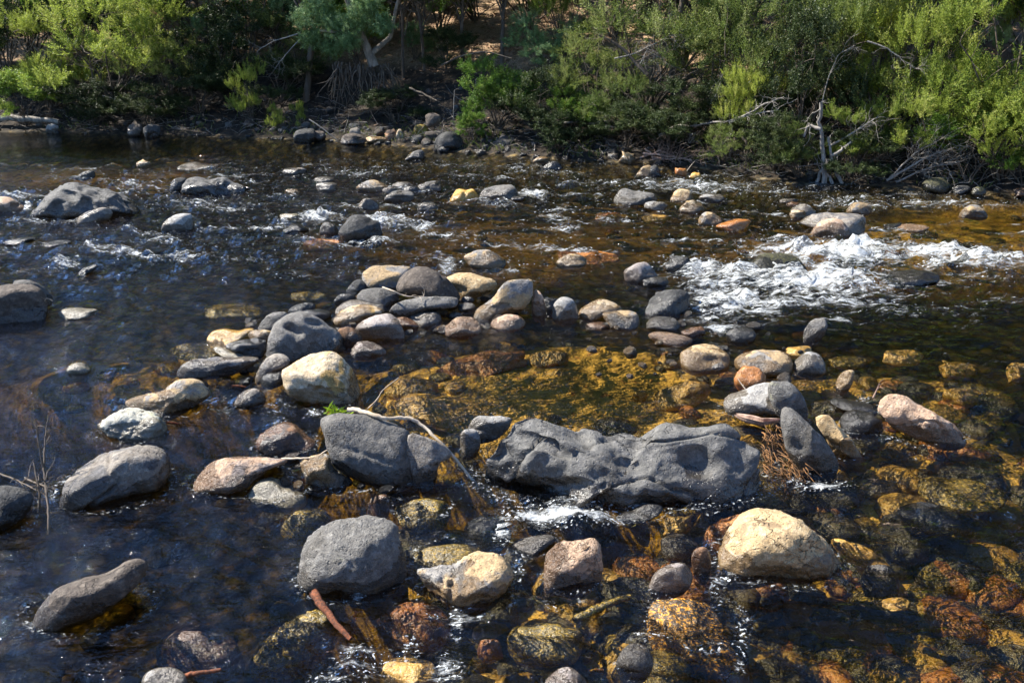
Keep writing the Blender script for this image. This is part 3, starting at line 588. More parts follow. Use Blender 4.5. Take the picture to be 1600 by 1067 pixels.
# ------------------------------------------------------------------ ground and river bed
BL = np.array([ground(*p)[0][:2] for p in [(-700, 200), (-300, 203), (0, 206), (250, 211), (480, 217), (600, 225), (700, 235), (800, 243), (900, 250), (1000, 253), (1100, 263), (1200, 280), (1300, 288), (1450, 297), (1600, 305), (1900, 322), (2300, 345)]])
def ybank(x): return np.interp(x, BL[:, 0], BL[:, 1])
PROF = np.array([(0, 0), (.3, .08), (.8, .22), (1.4, .42), (2.1, .75), (2.8, 1.1), (3.4, 1.28), (6, 1.9), (12, 4.2), (30, 13), (90, 32)])
def gau(px, py, cx, cy, a, b): return np.exp(-(((px - cx) / a) ** 2 + ((py - cy) / b) ** 2) ** 1.5)
def shallow(px, py):
    v = gau(px, py, 880, 585, 390, 112) + .95 * sstep(930, 1250, px) * sstep(610, 740, py) + .5 * gau(px, py, 230, 510, 330, 45) + .75 * gau(px, py, 1500, 350, 260, 40)
    v = v + .7 * gau(px, py, 1450, 600, 250, 90) + .6 * sstep(520, 700, px) * sstep(760, 860, py) + .45 * gau(px, py, 150, 240, 260, 24) + .6 * gau(px, py, 620, 780, 240, 50) + .35 * gau(px, py, 850, 330, 500, 60)
    return sstep(.1, .75, v) * (1 - .65 * sstep(1620, 1850, px))
def terrain(x, y, fine=True):
    d = y - ybank(x)
    P2 = np.stack([x, y, 0 * x], 1)
    n = fbm(P2 * .55, 4)
    bank = np.interp(d, PROF[:, 0], PROF[:, 1]) + n * .10 * np.clip(d, 0, 1)
    # river bed: deeper on the left, shallow bar at lower right, shallow pool
    px, py, _ = project(np.stack([x, np.maximum(y, .5), 0 * x], 1))
    dep = .95 - .42 * sstep(560, 430, py); dep = dep - (dep - .17) * shallow(px, py) + .13 * sstep(1000, 1200, px) * sstep(700, 850, py)
    dep = dep + n * .06
    bed = -dep * sstep(0, 1.2, -d)
    z = np.where(d > 0, bank, bed)
    near = sstep(1.2, -3.0, y); z = z * (1 - near) + near * 1.0
    if fine: z = z + fbm(P2 * 4, 4) * np.where(d > 0, .035, .012)
    return z
def axis(parts):
    out = []
    for a, b, s in parts: out.append(np.arange(a, b, s))
    return np.concatenate(out)
xs = axis([(-90, -20, 5), (-20, -10, .4), (-10, 10, .09), (10, 20, .4), (20, 91, 5)])
ys = axis([(-12, 1, .5), (1, 20, .09), (20, 40, .8), (40, 130, 5)])
X, Y = np.meshgrid(xs, ys); n_, m_ = X.shape
V = np.stack([X.ravel(), Y.ravel(), terrain(X.ravel(), Y.ravel())], 1)
I = np.arange(n_ * m_).reshape(n_, m_)
me = mesh_np('ground', V, [np.stack([I[:-1, :-1], I[:-1, 1:], I[1:, 1:], I[1:, :-1]], -1).reshape(-1, 4)])
dist = V[:, 1] - ybank(V[:, 0]); attr(me, 'bank', dist); _px, _py, _ = project(np.stack([V[:, 0], np.maximum(V[:, 1], .5), 0 * V[:, 0]], 1)); attr(me, 'gold', shallow(_px, _py))
N = NT('ground'); tc = N.n('ShaderNodeTexCoord').outputs['Object']
at = N.n('ShaderNodeAttribute', attribute_name='bank').outputs['Fac']
n1 = N.noise(tc, 1.6, 4); n2 = N.noise(tc, 9, 5, .65); n3 = N.noise(tc, 60, 3, .7)
soil = N.mix(N.smooth(n2, .35, .65), (.018, .015, .012), (.05, .038, .027))
litter = N.mix(N.smooth(n3, .35, .65), (.2, .12, .065), (.46, .32, .2)); litter = N.mix(N.smooth(n2, .5, .7), litter, (.12, .1, .04))
land = N.mix(N.smooth(N.math('ADD', at, N.math('MULTIPLY', n1, 1.4)), 3.2, 4.0), soil, litter)
vo = N.n('ShaderNodeTexVoronoi'); vo.inputs['Scale'].default_value = 9; N.t.links.new(tc, vo.inputs['Vector'])
hs = N.n('ShaderNodeSeparateColor'); N.t.links.new(vo.outputs['Color'], hs.inputs[0])
bedc = N.mix(hs.outputs[0], (.07, .062, .045), (.2, .16, .09)); bedc = N.mix(N.smooth(hs.outputs[1], .55, .75), bedc, (.05, .048, .045))
bedc = N.mix(N.smooth(vo.outputs['Distance'], .3, .62), bedc, (.03, .024, .015)); bedc = N.mix(N.smooth(n2, .5, .75), bedc, (.34, .22, .06))
gd = N.n('ShaderNodeAttribute', attribute_name='gold').outputs['Fac']
algae = N.mix(N.smooth(n2, .3, .6), (.32, .185, .05), (.78, .46, .115)); algae = N.mix(N.smooth(n3, .5, .7, 0, .6), algae, (.1, .08, .03)); algae = N.mix(N.smooth(N.noise(tc, 4.5, 5, .7, 1.5), .52, .68, 0, .3), algae, (.11, .085, .03)); algae = N.mix(N.smooth(N.noise(tc, 14, 3, .6), .6, .68), algae, (.34, .15, .05))
bedc = N.mix(N.math('MULTIPLY', N.smooth(N.math('ADD', gd, N.math('MULTIPLY', n1, .6)), .3, .75), .9), bedc, algae)
c = N.mix(N.smooth(at, -.1, .15), bedc, land)
bs = N.n('ShaderNodeBsdfPrincipled'); N.set(bs.inputs['Base Color'], c); bs.inputs['Roughness'].default_value = .9; bs.inputs['Specular IOR Level'].default_value = .2
N.t.links.new(N.bump(N.math('ADD', n3, N.math('MULTIPLY', n2, 2.0)), .8, .014), bs.inputs['Normal'])
tag(link('ground', me, N.finish(bs.outputs[0])), kind='structure')

# cobbles of the bed, one mass nobody could count
rs = np.random.default_rng(5)
protos = []
for i in range(6):
    D, Fc = ico(2); protos.append((stone_shape(D, rs, 8) + D * (fbm(D * 1.5 + i * 9, 2) * .1)[:, None], Fc))
def cobbles(nm, mat, cnt, sel):
    VV, FF, n = [], [], 0
    while cnt > 0:
        px, py = rs.uniform(-300, 2200), 215 + 900 * rs.random() ** .8
        g, t = ground(px, py)
        if g[1] > ybank(g[0]) - .05: continue
        if rs.random() < 1.1 * gau(px, py, 880, 585, 300, 85): continue
        if rs.random() > .06 + .94 * shallow(np.array([px]), np.array([py]))[0] or not sel(px, py): continue
        z = terrain(g[:1], g[1:2], False)[0]
        s = rs.choice([.035, .05, .07, .1, .13], p=[.2, .3, .28, .15, .07]) * rs.uniform(.8, 1.2)
        Vp, Fp = protos[rs.integers(6)]; a = rs.uniform(0, 6.28); ca, sa = math.cos(a), math.sin(a)
        W = Vp * [s * 1.3, s, s * .55]; W = np.stack([W[:, 0] * ca - W[:, 1] * sa, W[:, 0] * sa + W[:, 1] * ca, W[:, 2]], 1)
        zc = min(z + s * .15, -.02 - s * .55 - rs.random() * .04)
        VV.append(W + [g[0], g[1], zc]); FF.append(Fp + n); n += len(Vp); cnt -= 1
    tag(link(nm, mesh_np(nm, np.concatenate(VV), [np.concatenate(FF)]), M[mat]), 'cobbles covering the river bed under the water, ' + mat, 'cobbles', kind='stuff')
warm = lambda px, py: rs.random() < .25 + .75 * (px > 600 or 460 < py < 560)
cobbles('amber_cobbles', 'ochre', 330, warm)
cobbles('brown_cobbles', 'browngrey', 430, lambda px, py: rs.random() < .35 + .65 * (px > 600))
cobbles('rusty_cobbles', 'rust', 260, lambda px, py: rs.random() < .1 + .9 * (px > 900))
cobbles('dark_cobbles', 'grey', 560, lambda px, py: True)
cobbles('mossy_cobbles', 'moss', 300, warm)

# ------------------------------------------------------------------ river water
FOAM = [(1300, 400, 110, 20, 1.0), (1180, 432, 80, 20, .8), (1280, 440, 120, 22, .95), (1140, 475, 60, 20, .9), (1335, 388, 60, 10, 1), (1460, 394, 90, 9, .8), (1530, 408, 70, 10, .9), (1250, 470, 110, 14, .7),
        (1400, 482, 130, 10, .5), (1095, 420, 40, 12, .8), (1225, 375, 40, 6, .7), (1480, 412, 60, 6, .7), (1100, 500, 50, 6, .6), (1135, 512, 30, 8, .7), (1215, 500, 30, 8, .5), (1330, 470, 90, 8, .6),
        (1180, 480, 90, 12, .7), (1320, 455, 110, 8, .65), (1450, 440, 120, 6, .5), (1540, 430, 70, 5, .5), (1240, 415, 40, 8, .8), (1180, 395, 30, 8, .6), (1400, 370, 60, 5, .5), (1560, 470, 60, 6, .45), (1290, 500, 90, 7, .45), (1120, 450, 50, 14, .8), (1290, 290, 50, 7, .6), (1100, 290, 120, 8, .65), (1010, 288, 60, 7, .6), (1460, 318, 130, 6, .6), (1545, 322, 80, 5, .5), (1340, 312, 40, 6, .65), (1185, 270, 60, 5, .5), (1060, 282, 30, 5, .6), (1400, 305, 80, 4, .5),
        (590, 345, 70, 8, .75), (500, 338, 35, 7, .95), (640, 352, 60, 7, .65), (700, 365, 70, 6, .6), (750, 375, 60, 5, .4), (832, 303, 26, 6, .9), (700, 415, 16, 12, .8), (790, 425, 20, 6, .6), (950, 285, 60, 5, .55), (870, 271, 60, 4, .5),
        (560, 270, 70, 5, .55), (720, 258, 70, 4, .5), (840, 268, 60, 4, .5), (900, 250, 80, 3, .4), (300, 318, 60, 8, .6), (350, 325, 40, 8, .6), (250, 375, 40, 8, .6), (100, 411, 24, 6, .8), (30, 305, 50, 5, .75), (46, 328, 8, 9, .8),
        (200, 290, 40, 5, .6), (320, 376, 70, 8, .35), (160, 385, 80, 10, .3), (250, 270, 60, 5, .4), (470, 430, 60, 5, .3), (880, 328, 40, 5, .55), (960, 345, 40, 4, .6), (660, 320, 40, 5, .5), (820, 322, 60, 4, .4), (445, 348, 20, 8, .6),
        (880, 802, 80, 16, .95), (1000, 790, 60, 10, .6), (560, 930, 14, 10, .7), (640, 1010, 20, 30, .5), (715, 965, 14, 30, .55), (640, 650, 20, 8, .3), (1130, 900, 16, 12, .5), (825, 805, 40, 10, .75), (930, 812, 50, 8, .6), (565, 1030, 45, 26, .6), (520, 1058, 40, 14, .6), (700, 1045, 24, 30, .55), (480, 908, 16, 8, .8), (785, 835, 16, 26, .55), (812, 890, 10, 30, .5), (1290, 757, 35, 8, .85),
        (1248, 748, 16, 6, .7), (1120, 925, 14, 40, .45), (1157, 1015, 10, 45, .55), (430, 640, 26, 12, .35), (490, 644, 12, 8, .6), (575, 553, 16, 5, .5), (860, 950, 20, 12, .45), (1000, 1000, 20, 10, .4), (440, 665, 16, 10, .4), (40, 820, 14, 10, .6), (90, 770, 8, 14, .5),
        (1180, 560, 30, 6, .4), (1150, 590, 14, 10, .5), (1350, 620, 14, 10, .5), (1400, 690, 30, 8, .4), (1440, 712, 30, 6, .35), (830, 790, 16, 10, .6), (1030, 800, 12, 8, .4), (730, 950, 10, 20, .4), (905, 935, 20, 8, .3), (270, 860, 40, 14, .22), (60, 900, 30, 20, .18),
        (300, 940, 40, 30, .14), (200, 820, 60, 20, .18), (350, 640, 30, 12, .3), (740, 730, 14, 14, .4), (560, 640, 14, 10, .3), (1270, 600, 30, 10, .3)]
nr_, na_ = 560, 640
rr = 1.0 * (46 / 1.0) ** np.linspace(0, 1, nr_); aa = np.linspace(R(-62), R(62), na_)
RR, AA = np.meshgrid(rr, aa, indexing='ij')
WX, WY = (RR * np.sin(AA)).ravel(), (RR * np.cos(AA) - .3).ravel()
ppx, ppy, _ = project(np.stack([WX, np.maximum(WY, .6), 0 * WX], 1))
foam = np.zeros(len(WX))
for (fx, fy, fa, fb, fs) in FOAM:
    if 365 < fy < 520 and fx > 1000: fa, fb, fs = fa * 1.3, fb * 1.3, min(1, fs * 1.15)
    else: fa, fb, fs = fa * 1.1, fb * 1.1, fs * 1.12
    q = ((ppx - fx) / fa) ** 2 + ((ppy - fy) / fb) ** 2
    foam = np.maximum(foam, fs * np.exp(-q * .75))
riffle = sstep(470, 400, ppy) * sstep(228, 262, ppy)
streak = sstep(.05, .55, fbm(np.stack([WX * .9, WY * 3.2 + WX * .3, 0 * WX + 3], 1), 3))
foam = np.maximum(foam, riffle * .63 * streak)
still = sstep(330, 200, ppx) * sstep(268, 250, ppy) + np.exp(-(((ppx - 880) / 230) ** 2 + ((ppy - 590) / 62) ** 2) ** 2)
still = np.clip(still + sstep(1330, 1420, ppx) * np.exp(-((ppy - 355) / 22) ** 2), 0, 1)
chop = np.clip(.72 - .26 * sstep(700, 350, ppx) * sstep(600, 740, ppy) + .6 * riffle + 1.0 * foam - .64 * still, .06, 2.2)
cs_, sn_ = math.cos(R(-16)), math.sin(R(-16))
s_ = WX * cs_ + WY * sn_; t_ = -WX * sn_ + WY * cs_
w = perlin(np.stack([s_ * 1.1, t_ * 2.6, 0 * s_], 1)) * .014 + fbm(np.stack([s_ * 3.2, t_ * 8, 0 * s_ + 4], 1), 3) * .010
w = w + (fbm(np.stack([s_ * 4.2 + .8 * perlin(np.stack([s_ * 2, t_ * 2, 0 * s_], 1)), t_ * 8.5, 0 * s_ + 31], 1), 3, .5)) * .034 + perlin(np.stack([s_ * 9.5, t_ * 17, 0 * s_ + 55], 1)) * .006 * sstep(9, 5, RR.ravel())
w = w * chop + foam * (.05 + .08 * fbm(np.stack([s_ * 4, t_ * 8, 0 * s_ + 9], 1), 4, .6)) * sstep(.5, .9, foam) * sstep(520, 480, ppy)
ring = np.zeros(len(WX)); agit = sstep(330, 470, ppy) * .0 + np.where(ppy > 620, .8, .55) * (1 - still)
for (cx_, cy_, ra, rb, zt, zb) in ROCKS:
    if zt < .01 or zb > .02: continue
    k_ = np.where((np.abs(WX - cx_) < ra * 1.6 + .05) & (np.abs(WY - cy_) < rb * 1.9 + .05))[0]
    e_ = np.sqrt(((WX[k_] - cx_) / ra) ** 2 + ((WY[k_] - cy_) / rb) ** 2); ring[k_] = np.maximum(ring[k_], np.exp(-((e_ - 1.08) / .2) ** 2))
foam = np.maximum(foam, ring * .5 * agit); chop = np.clip(chop + .6 * ring * agit, 0, 2.4)  # foam fringe round the stones; its white bits also stand in for glints
V = np.stack([WX, WY, w], 1)
I = np.arange(nr_ * na_).reshape(nr_, na_)
q = [np.stack([I[:-1, :-1], I[:-1, 1:], I[1:, 1:], I[1:, :-1]], -1).reshape(-1, 4)]
loop = np.concatenate([I[0, :], I[1:, -1], I[-1, -2::-1], I[-2:0:-1, 0]]); nb0 = len(V); L = len(loop)
V = np.concatenate([V, V[loop] * [1, 1, 0] + [0, 0, -3.0]]); lo = nb0 + np.arange(L)
q.append(np.stack([loop, lo, np.roll(lo, -1), np.roll(loop, -1)], -1)); q.append(lo[None, ::-1])
me = mesh_np('river_water', V, q)
attr(me, 'spray', np.concatenate([foam * sstep(560, 640, ppy), np.zeros(L)])); attr(me, 'foam', np.concatenate([foam, np.zeros(L)])); attr(me, 'chop', np.concatenate([chop, np.ones(L)]))  # spray masks the foreground dots painted as sun sparkles
N = NT('river water'); tc = N.n('ShaderNodeTexCoord').outputs['Object']
fo = N.n('ShaderNodeAttribute', attribute_name='foam').outputs['Fac']; chp = N.n('ShaderNodeAttribute', attribute_name='chop').outputs['Fac']
def mapped(sc, rot=16):
    mp = N.n('ShaderNodeMapping'); mp.inputs['Rotation'].default_value = (0, 0, R(rot)); mp.inputs['Scale'].default_value = sc; N.t.links.new(tc, mp.inputs['Vector']); return mp.outputs[0]
wa = N.noise(mapped((7, 15, 7)), 1, 3, .6, .8); wb = N.noise(mapped((22, 40, 20), 25), 1, 3, .6, .6); wc = N.noise(mapped((70, 95, 60), 5), 1, 2, .6)
hh = N.math('ADD', N.math('MULTIPLY', wa, 2.6), N.math('ADD', N.math('MULTIPLY', wb, 1.0), N.math('MULTIPLY', N.math('MULTIPLY', wc, chp), .4)))
hh = N.math('MULTIPLY', hh, chp)
nb = N.bump(hh, 1.0, .015)
fr = N.n('ShaderNodeFresnel'); fr.inputs['IOR'].default_value = 1.48; N.t.links.new(nb, fr.inputs['Normal'])
gl = N.n('ShaderNodeBsdfGlossy'); gl.inputs['Roughness'].default_value = .02; N.t.links.new(nb, gl.inputs['Normal'])
tr = N.n('ShaderNodeBsdfTransparent'); tr.inputs['Color'].default_value = (.97, .96, .93, 1)
ms = N.n('ShaderNodeMixShader'); N.t.links.new(fr.outputs[0], ms.inputs[0]); N.t.links.new(tr.outputs[0], ms.inputs[1]); N.t.links.new(gl.outputs[0], ms.inputs[2])
f1 = N.noise(mapped((3.6, 14, 6)), 1, 5, .66, 1.6); f2 = N.noise(mapped((18, 50, 30)), 1, 4, .68, 1.0); f3 = N.noise(mapped((95, 130, 90)), 1, 2, .6)
fv = N.math('ADD', N.math('MULTIPLY', f1, .72), N.math('MULTIPLY', f2, .42))
thr = N.math('MULTIPLY_ADD', fo, -.345, .79); ex = N.math('SUBTRACT', fv, thr)
fm = N.math('MULTIPLY', N.smooth(N.math('ADD', ex, N.math('MULTIPLY_ADD', f3, .08, -.04)), -.03, .2, 0, .95), N.smooth(fo, .02, .2))
glint_dots = N.math('MULTIPLY', N.smooth(N.noise(mapped((55, 75, 60)), 1, 2, .5), .6, .65), N.smooth(N.n('ShaderNodeAttribute', attribute_name='spray').outputs['Fac'], .22, .55)); fm = N.math('MAXIMUM', fm, glint_dots)  # foreground dots in foam white, painted sun sparkles
sp = N.noise(mapped((30, 66, 40), 12), 1, 2, .55); cl = N.noise(mapped((3, 7, 3), 12), 1, 2)
glint_specks = N.math('ADD', N.math('ADD', sp, N.math('MULTIPLY', N.math('SUBTRACT', chp, 1.0), .06)), N.math('MULTIPLY_ADD', cl, .22, -.11))
fm = N.math('MAXIMUM', fm, N.math('MULTIPLY', N.smooth(glint_specks, .72, .75), N.smooth(chp, .95, 1.3)))  # white specks painted on choppy water in place of sun glints
df = N.n('ShaderNodeBsdfPrincipled'); df.inputs['Base Color'].default_value = (.7, .72, .71, 1); df.inputs['Roughness'].default_value = .5
N.t.links.new(N.bump(N.math('ADD', f2, f1), 1.0, .03), df.inputs['Normal'])
m2 = N.n('ShaderNodeMixShader'); N.t.links.new(fm, m2.inputs[0]); N.t.links.new(ms.outputs[0], m2.inputs[1]); N.t.links.new(df.outputs[0], m2.inputs[2])
va = N.n('ShaderNodeVolumeAbsorption'); va.inputs['Color'].default_value = (.57, .52, .05, 1); va.inputs['Density'].default_value = 1.6
N.t.links.new(va.outputs[0], N.out.inputs['Volume'])
tag(link('river_water', me, N.finish(m2.outputs[0])), 'river', 'water', kind='structure')
# ------------------------------------------------------------------ far bank: helpers
def at(px, d):
    y = 13.0
    for _ in range(25):
        x = (px - CX) / F * (y * math.cos(PITCH) + (H - .4) * math.sin(PITCH)); y = .5 * y + .5 * (ybank(x) + d)
    return np.array([x, y, terrain(np.array([x]), np.array([y]), False)[0]])
def at_px(px, py, d):
    """point seen at (px, py) standing d metres behind the waterline"""
    a = at(px, d); dr = ray(px, py); return CAM + dr * (a[1] / dr[1])

def leaf_mat(name, ca, cb, cc, trans=.4):
    N = NT(name); t = N.n('ShaderNodeAttribute', attribute_name='tint').outputs['Fac']; oi = N.n('ShaderNodeObjectInfo').outputs['Random']
    c = N.mix(N.smooth(t, .0, .55), ca, cb); c = N.mix(N.smooth(t, .6, 1.0), c, cc)
    h = N.n('ShaderNodeHueSaturation'); N.set(h.inputs['Color'], c); N.set(h.inputs['Value'], N.math('MULTIPLY_ADD', oi, .5, .75)); N.set(h.inputs['Hue'], N.math('MULTIPLY_ADD', oi, -.03, .515))
    bs = N.n('ShaderNodeBsdfPrincipled'); N.set(bs.inputs['Base Color'], h.outputs[0]); bs.inputs['Roughness'].default_value = .5; bs.inputs['Specular IOR Level'].default_value = .25
    tl = N.n('ShaderNodeBsdfTranslucent'); N.set(tl.inputs['Color'], h.outputs[0])
    mx = N.n('ShaderNodeMixShader'); mx.inputs[0].default_value = trans
    N.t.links.new(bs.outputs[0], mx.inputs[1]); N.t.links.new(tl.outputs[0], mx.inputs[2]); return N.finish(mx.outputs[0])
def bark_mat(name, a, b, scale=(18, 18, 4)):
    N = NT(name); tc = N.n('ShaderNodeTexCoord').outputs['Object']; mp = N.n('ShaderNodeMapping'); mp.inputs['Scale'].default_value = scale; N.t.links.new(tc, mp.inputs[0])
    n = N.noise(mp.outputs[0], 1.5, 5, .65); bs = N.n('ShaderNodeBsdfPrincipled'); N.set(bs.inputs['Base Color'], N.mix(N.smooth(n, .35, .65), a, b)); bs.inputs['Roughness'].default_value = .85
    N.t.links.new(N.bump(n, .6, .01), bs.inputs['Normal']); return N.finish(bs.outputs[0])
LM = {'teatree': leaf_mat('teatree leaves', (.14, .19, .03), (.3, .36, .06), (.45, .45, .13), .55),
      'olive': leaf_mat('olive leaves', (.07, .1, .025), (.15, .2, .045), (.27, .29, .11), .48),
      'acacia': leaf_mat('blue green leaves', (.1, .17, .06), (.2, .31, .12), (.34, .44, .22), .4),
      'bright': leaf_mat('bright green leaves', (.07, .13, .02), (.15, .25, .035), (.28, .34, .06), .45),
      'dark': leaf_mat('dark green leaves', (.02, .032, .012), (.04, .06, .018), (.08, .1, .03), .3)}
BARK = bark_mat('brown bark', (.06, .045, .03), (.13, .1, .075)); DEAD = bark_mat('bleached wood', (.13, .115, .1), (.3, .27, .23))
ROOT = bark_mat('root bark', (.045, .035, .026), (.13, .1, .07)); RED = bark_mat('red brown bark', (.07, .026, .013), (.25, .075, .026), (60, 60, 14)); PINKW = bark_mat('pinkish driftwood', (.22, .13, .09), (.42, .29, .22))
TRUNK = bark_mat('smooth grey trunk', (.11, .09, .07), (.25, .21, .165), (6, 6, 3)); STICK = bark_mat('pale stick', (.36, .28, .19), (.52, .43, .32))

def sprigs(rs, P, A, Ls, nl, ll, lw, spread):
    """leafy twigs: P start, A axis, Ls length; returns leaf quads + tint per vertex"""
    n = len(P); t = (np.arange(nl) + .6) / nl
    pos = P[:, None] + A[:, None] * (Ls[:, None] * t[None])[..., None]
    ph = rs.random((n, 1)) * 6.28 + np.arange(nl)[None] * 2.4
    ref = rs.normal(size=(n, 3)); U = np.cross(A, ref); U /= np.linalg.norm(U, axis=1)[:, None] + 1e-9; W = np.cross(A, U)
    rad = U[:, None] * np.cos(ph)[..., None] + W[:, None] * np.sin(ph)[..., None]
    d = A[:, None] * (1 - spread) + rad * spread + rs.normal(size=(n, nl, 3)) * .12; d /= np.linalg.norm(d, axis=2)[..., None]
    sd = np.cross(d, A[:, None] + rs.normal(size=(n, nl, 3)) * .6); sd /= np.linalg.norm(sd, axis=2)[..., None] + 1e-9
    l = ll * rs.uniform(.7, 1.25, (n, nl, 1)); wd = lw * rs.uniform(.8, 1.2, (n, nl, 1))
    q = np.stack([pos, pos + d * l * .5 + sd * wd, pos + d * l, pos + d * l * .5 - sd * wd], 2)
    V = q.reshape(-1, 3); Fq = np.arange(len(V)).reshape(-1, 4)
    tint = np.repeat(np.clip(np.repeat(rs.random(n // 12 + 1), 12)[:n] * .75 + rs.normal(size=n) * .05, 0, 1), nl * 4) + rs.random(len(V) // 4).repeat(4) * .25
    return V, Fq, tint
SPEC = {'teatree': dict(nl=18, ll=.036, lw=.0055, L=.17, up=.8, sp=.5), 'olive': dict(nl=16, ll=.034, lw=.005, L=.18, up=.35, sp=.55), 'acacia': dict(nl=22, ll=.04, lw=.005, L=.17, up=.15, sp=.75),
        'bright': dict(nl=12, ll=.06, lw=.009, L=.18, up=.55, sp=.6), 'dark': dict(nl=14, ll=.05, lw=.009, L=.2, up=.4, sp=.6)}
_cr = {}
def crown_meshes(kind, var, shape='bush'):
    key = (kind, var, shape)
    if key in _cr: return _cr[key]
    rs = np.random.default_rng(abs(hash((kind, shape))) % 1 + var * 31 + sorted(SPEC).index(kind) * 7 + (100 if shape == 'tree' else 0)); S = SPEC[kind]
    tb = Tubes(); lob = []
    nl_ = 13 if shape == 'bush' else 16
    for i in range(nl_):
        a = rs.uniform(0, 6.28); h = rs.uniform(.22, .9) if shape == 'bush' else rs.uniform(.45, .95); r = .43 * math.sqrt(rs.random()) * (1.15 - .55 * abs(h - .45))
        lob.append((np.array([r * math.cos(a), r * math.sin(a), h]), rs.uniform(.1, .2)))
    if shape == 'tree':
        tp, _ = wander((0, 0, 0), (rs.normal() * .12, rs.normal() * .1, 1), .62, 10, .07, rs); tb.add(tp, np.linspace(.022, .011, len(tp)), 8); top = tp[-1]
    PP, AA_ = [], []
    for c, lr in lob:
        st = np.array([rs.normal() * .02, rs.normal() * .02, 0]) if shape == 'bush' else tp[rs.integers(4, len(tp))]
        k = 7; u = np.linspace(0, 1, k)[:, None]; mid_ = (st + c) / 2 + np.array([*(c[:2] * -.12), .05]); P = (1 - u) ** 2 * st + 2 * u * (1 - u) * mid_ + u * u * c
        P[1:-1] += rs.normal(size=(k - 2, 3)) * .012
        tb.add(P, np.linspace(.009 if shape == 'bush' else .008, .0028, k), 5)
        for _ in range(9):
            dr = rs.normal(size=3) + [0, 0, .4]; dr /= np.linalg.norm(dr); Q, _d = wander(P[rs.integers(3, k)], dr, lr * rs.uniform(.7, 1.5), 5, .25, rs); tb.add(Q, np.linspace(.0028, .0009, 6), 4)
        np_ = int(115 * (lr / .15) ** 2 / nl_ * 1.15) + 3; k_ = 12          # plumes, each a bundle of leafy twigs
        dr = rs.normal(size=(np_, 3)); dr[:, 2] = np.abs(dr[:, 2]) * .9 + dr[:, 2] * .35; dr /= np.linalg.norm(dr, axis=1)[:, None]
        ax = dr * .6 + [0, 0, S['up']] + rs.normal(size=(np_, 3)) * .25; ax /= np.linalg.norm(ax, axis=1)[:, None]
        p0 = c + dr * (lr * rs.uniform(.3, .85, (np_, 1))) * [1.1, 1.1, .85]; tt = rs.random((np_, k_, 1)) * lr * rs.uniform(.5, 1.15, (np_, 1, 1))
        PP.append((p0[:, None] + ax[:, None] * tt + rs.normal(size=(np_, k_, 3)) * .012).reshape(-1, 3)); a2 = ax[:, None] + rs.normal(size=(np_, k_, 3)) * .28; AA_.append((a2 / np.linalg.norm(a2, axis=2)[..., None]).reshape(-1, 3))
    P = np.concatenate(PP); A = np.concatenate(AA_); sc = 2.0
    V, Fq, tint = sprigs(rs, P * sc, A, S['L'] * rs.uniform(.6, 1.3, len(P)), S['nl'], S['ll'], S['lw'], S['sp'])
    fm_ = mesh_np(kind + ' foliage', V, [Fq], False); attr(fm_, 'tint', tint); fm_.materials.append(LM[kind])
    for v_ in tb.V: v_ *= sc
    sm = tb.mesh(kind + ' stems'); sm.materials.append(BARK)
    _cr[key] = (fm_, sm); return _cr[key]
_pl = [0]
def plant(kind, px, d, w, h, label, shape='bush', group=None, var=None, name=None, cat=None, sink=.05, xyz=None):
    """prototype crowns are 2 m tall and about 2 m wide"""
    _pl[0] += 1; rs = random.Random(_pl[0] * 13)
    p = at(px, d) if xyz is None else np.array(xyz)
    fm_, sm = crown_meshes(kind, _pl[0] % 3 if var is None else var, shape)
    name = name or ('shrub' if shape == 'bush' else 'tree')
    e = empty(name, (p[0], p[1], p[2] - sink), label, cat or name, group, rs.uniform(0, 6.28))
    e.scale = (w / 2, w / 2, h / 2)
    link('foliage' if shape == 'bush' else 'crown', fm_, None, e); link('stem' if shape == 'bush' else 'trunk', sm, None, e)
    return e
# right bank
plant('teatree', 1575, .5, 2.3, 2.6, 'tall feathery yellow green shrub filling the right edge')
plant('teatree', 1470, .7, 1.7, 1.5, 'yellow green shrub with dead white twigs splayed at its foot')
plant('teatree', 1385, .9, 1.7, 1.9, 'green shrub between the bleached forked trunk and the dead white twigs')
plant('teatree', 1335, .25, 1.0, .95, 'low feathery shrub just right of the bleached forked trunk')
plant('bright', 1525, .25, 1.2, .95, 'low bright green shrub overhanging the water at right')
plant('teatree', 1400, 2.2, 2.3, 3.2, 'tall lime green shrub behind at upper right')
plant('olive', 1310, 1.8, 1.9, 2.8, 'tall thin leaved shrub behind the bleached forked trunk')
plant('acacia', 1455, 2.6, 1.8, 2.7, 'dark blue green shrub in shade at the top right')
plant('teatree', 1640, 1.6, 2.4, 3.3, 'highest yellow green shrub in the top right corner')
plant('teatree', 1610, .2, 1.2, 1.1, 'low shrub at the right edge above the shore stones')
plant('dark', 1250, .9, 1.5, 1.8, 'dark shrub left of the bleached forked trunk')
plant('teatree', 1178, .9, .9, 1.1, 'small fresh green shrub above the grey driftwood at right of centre')
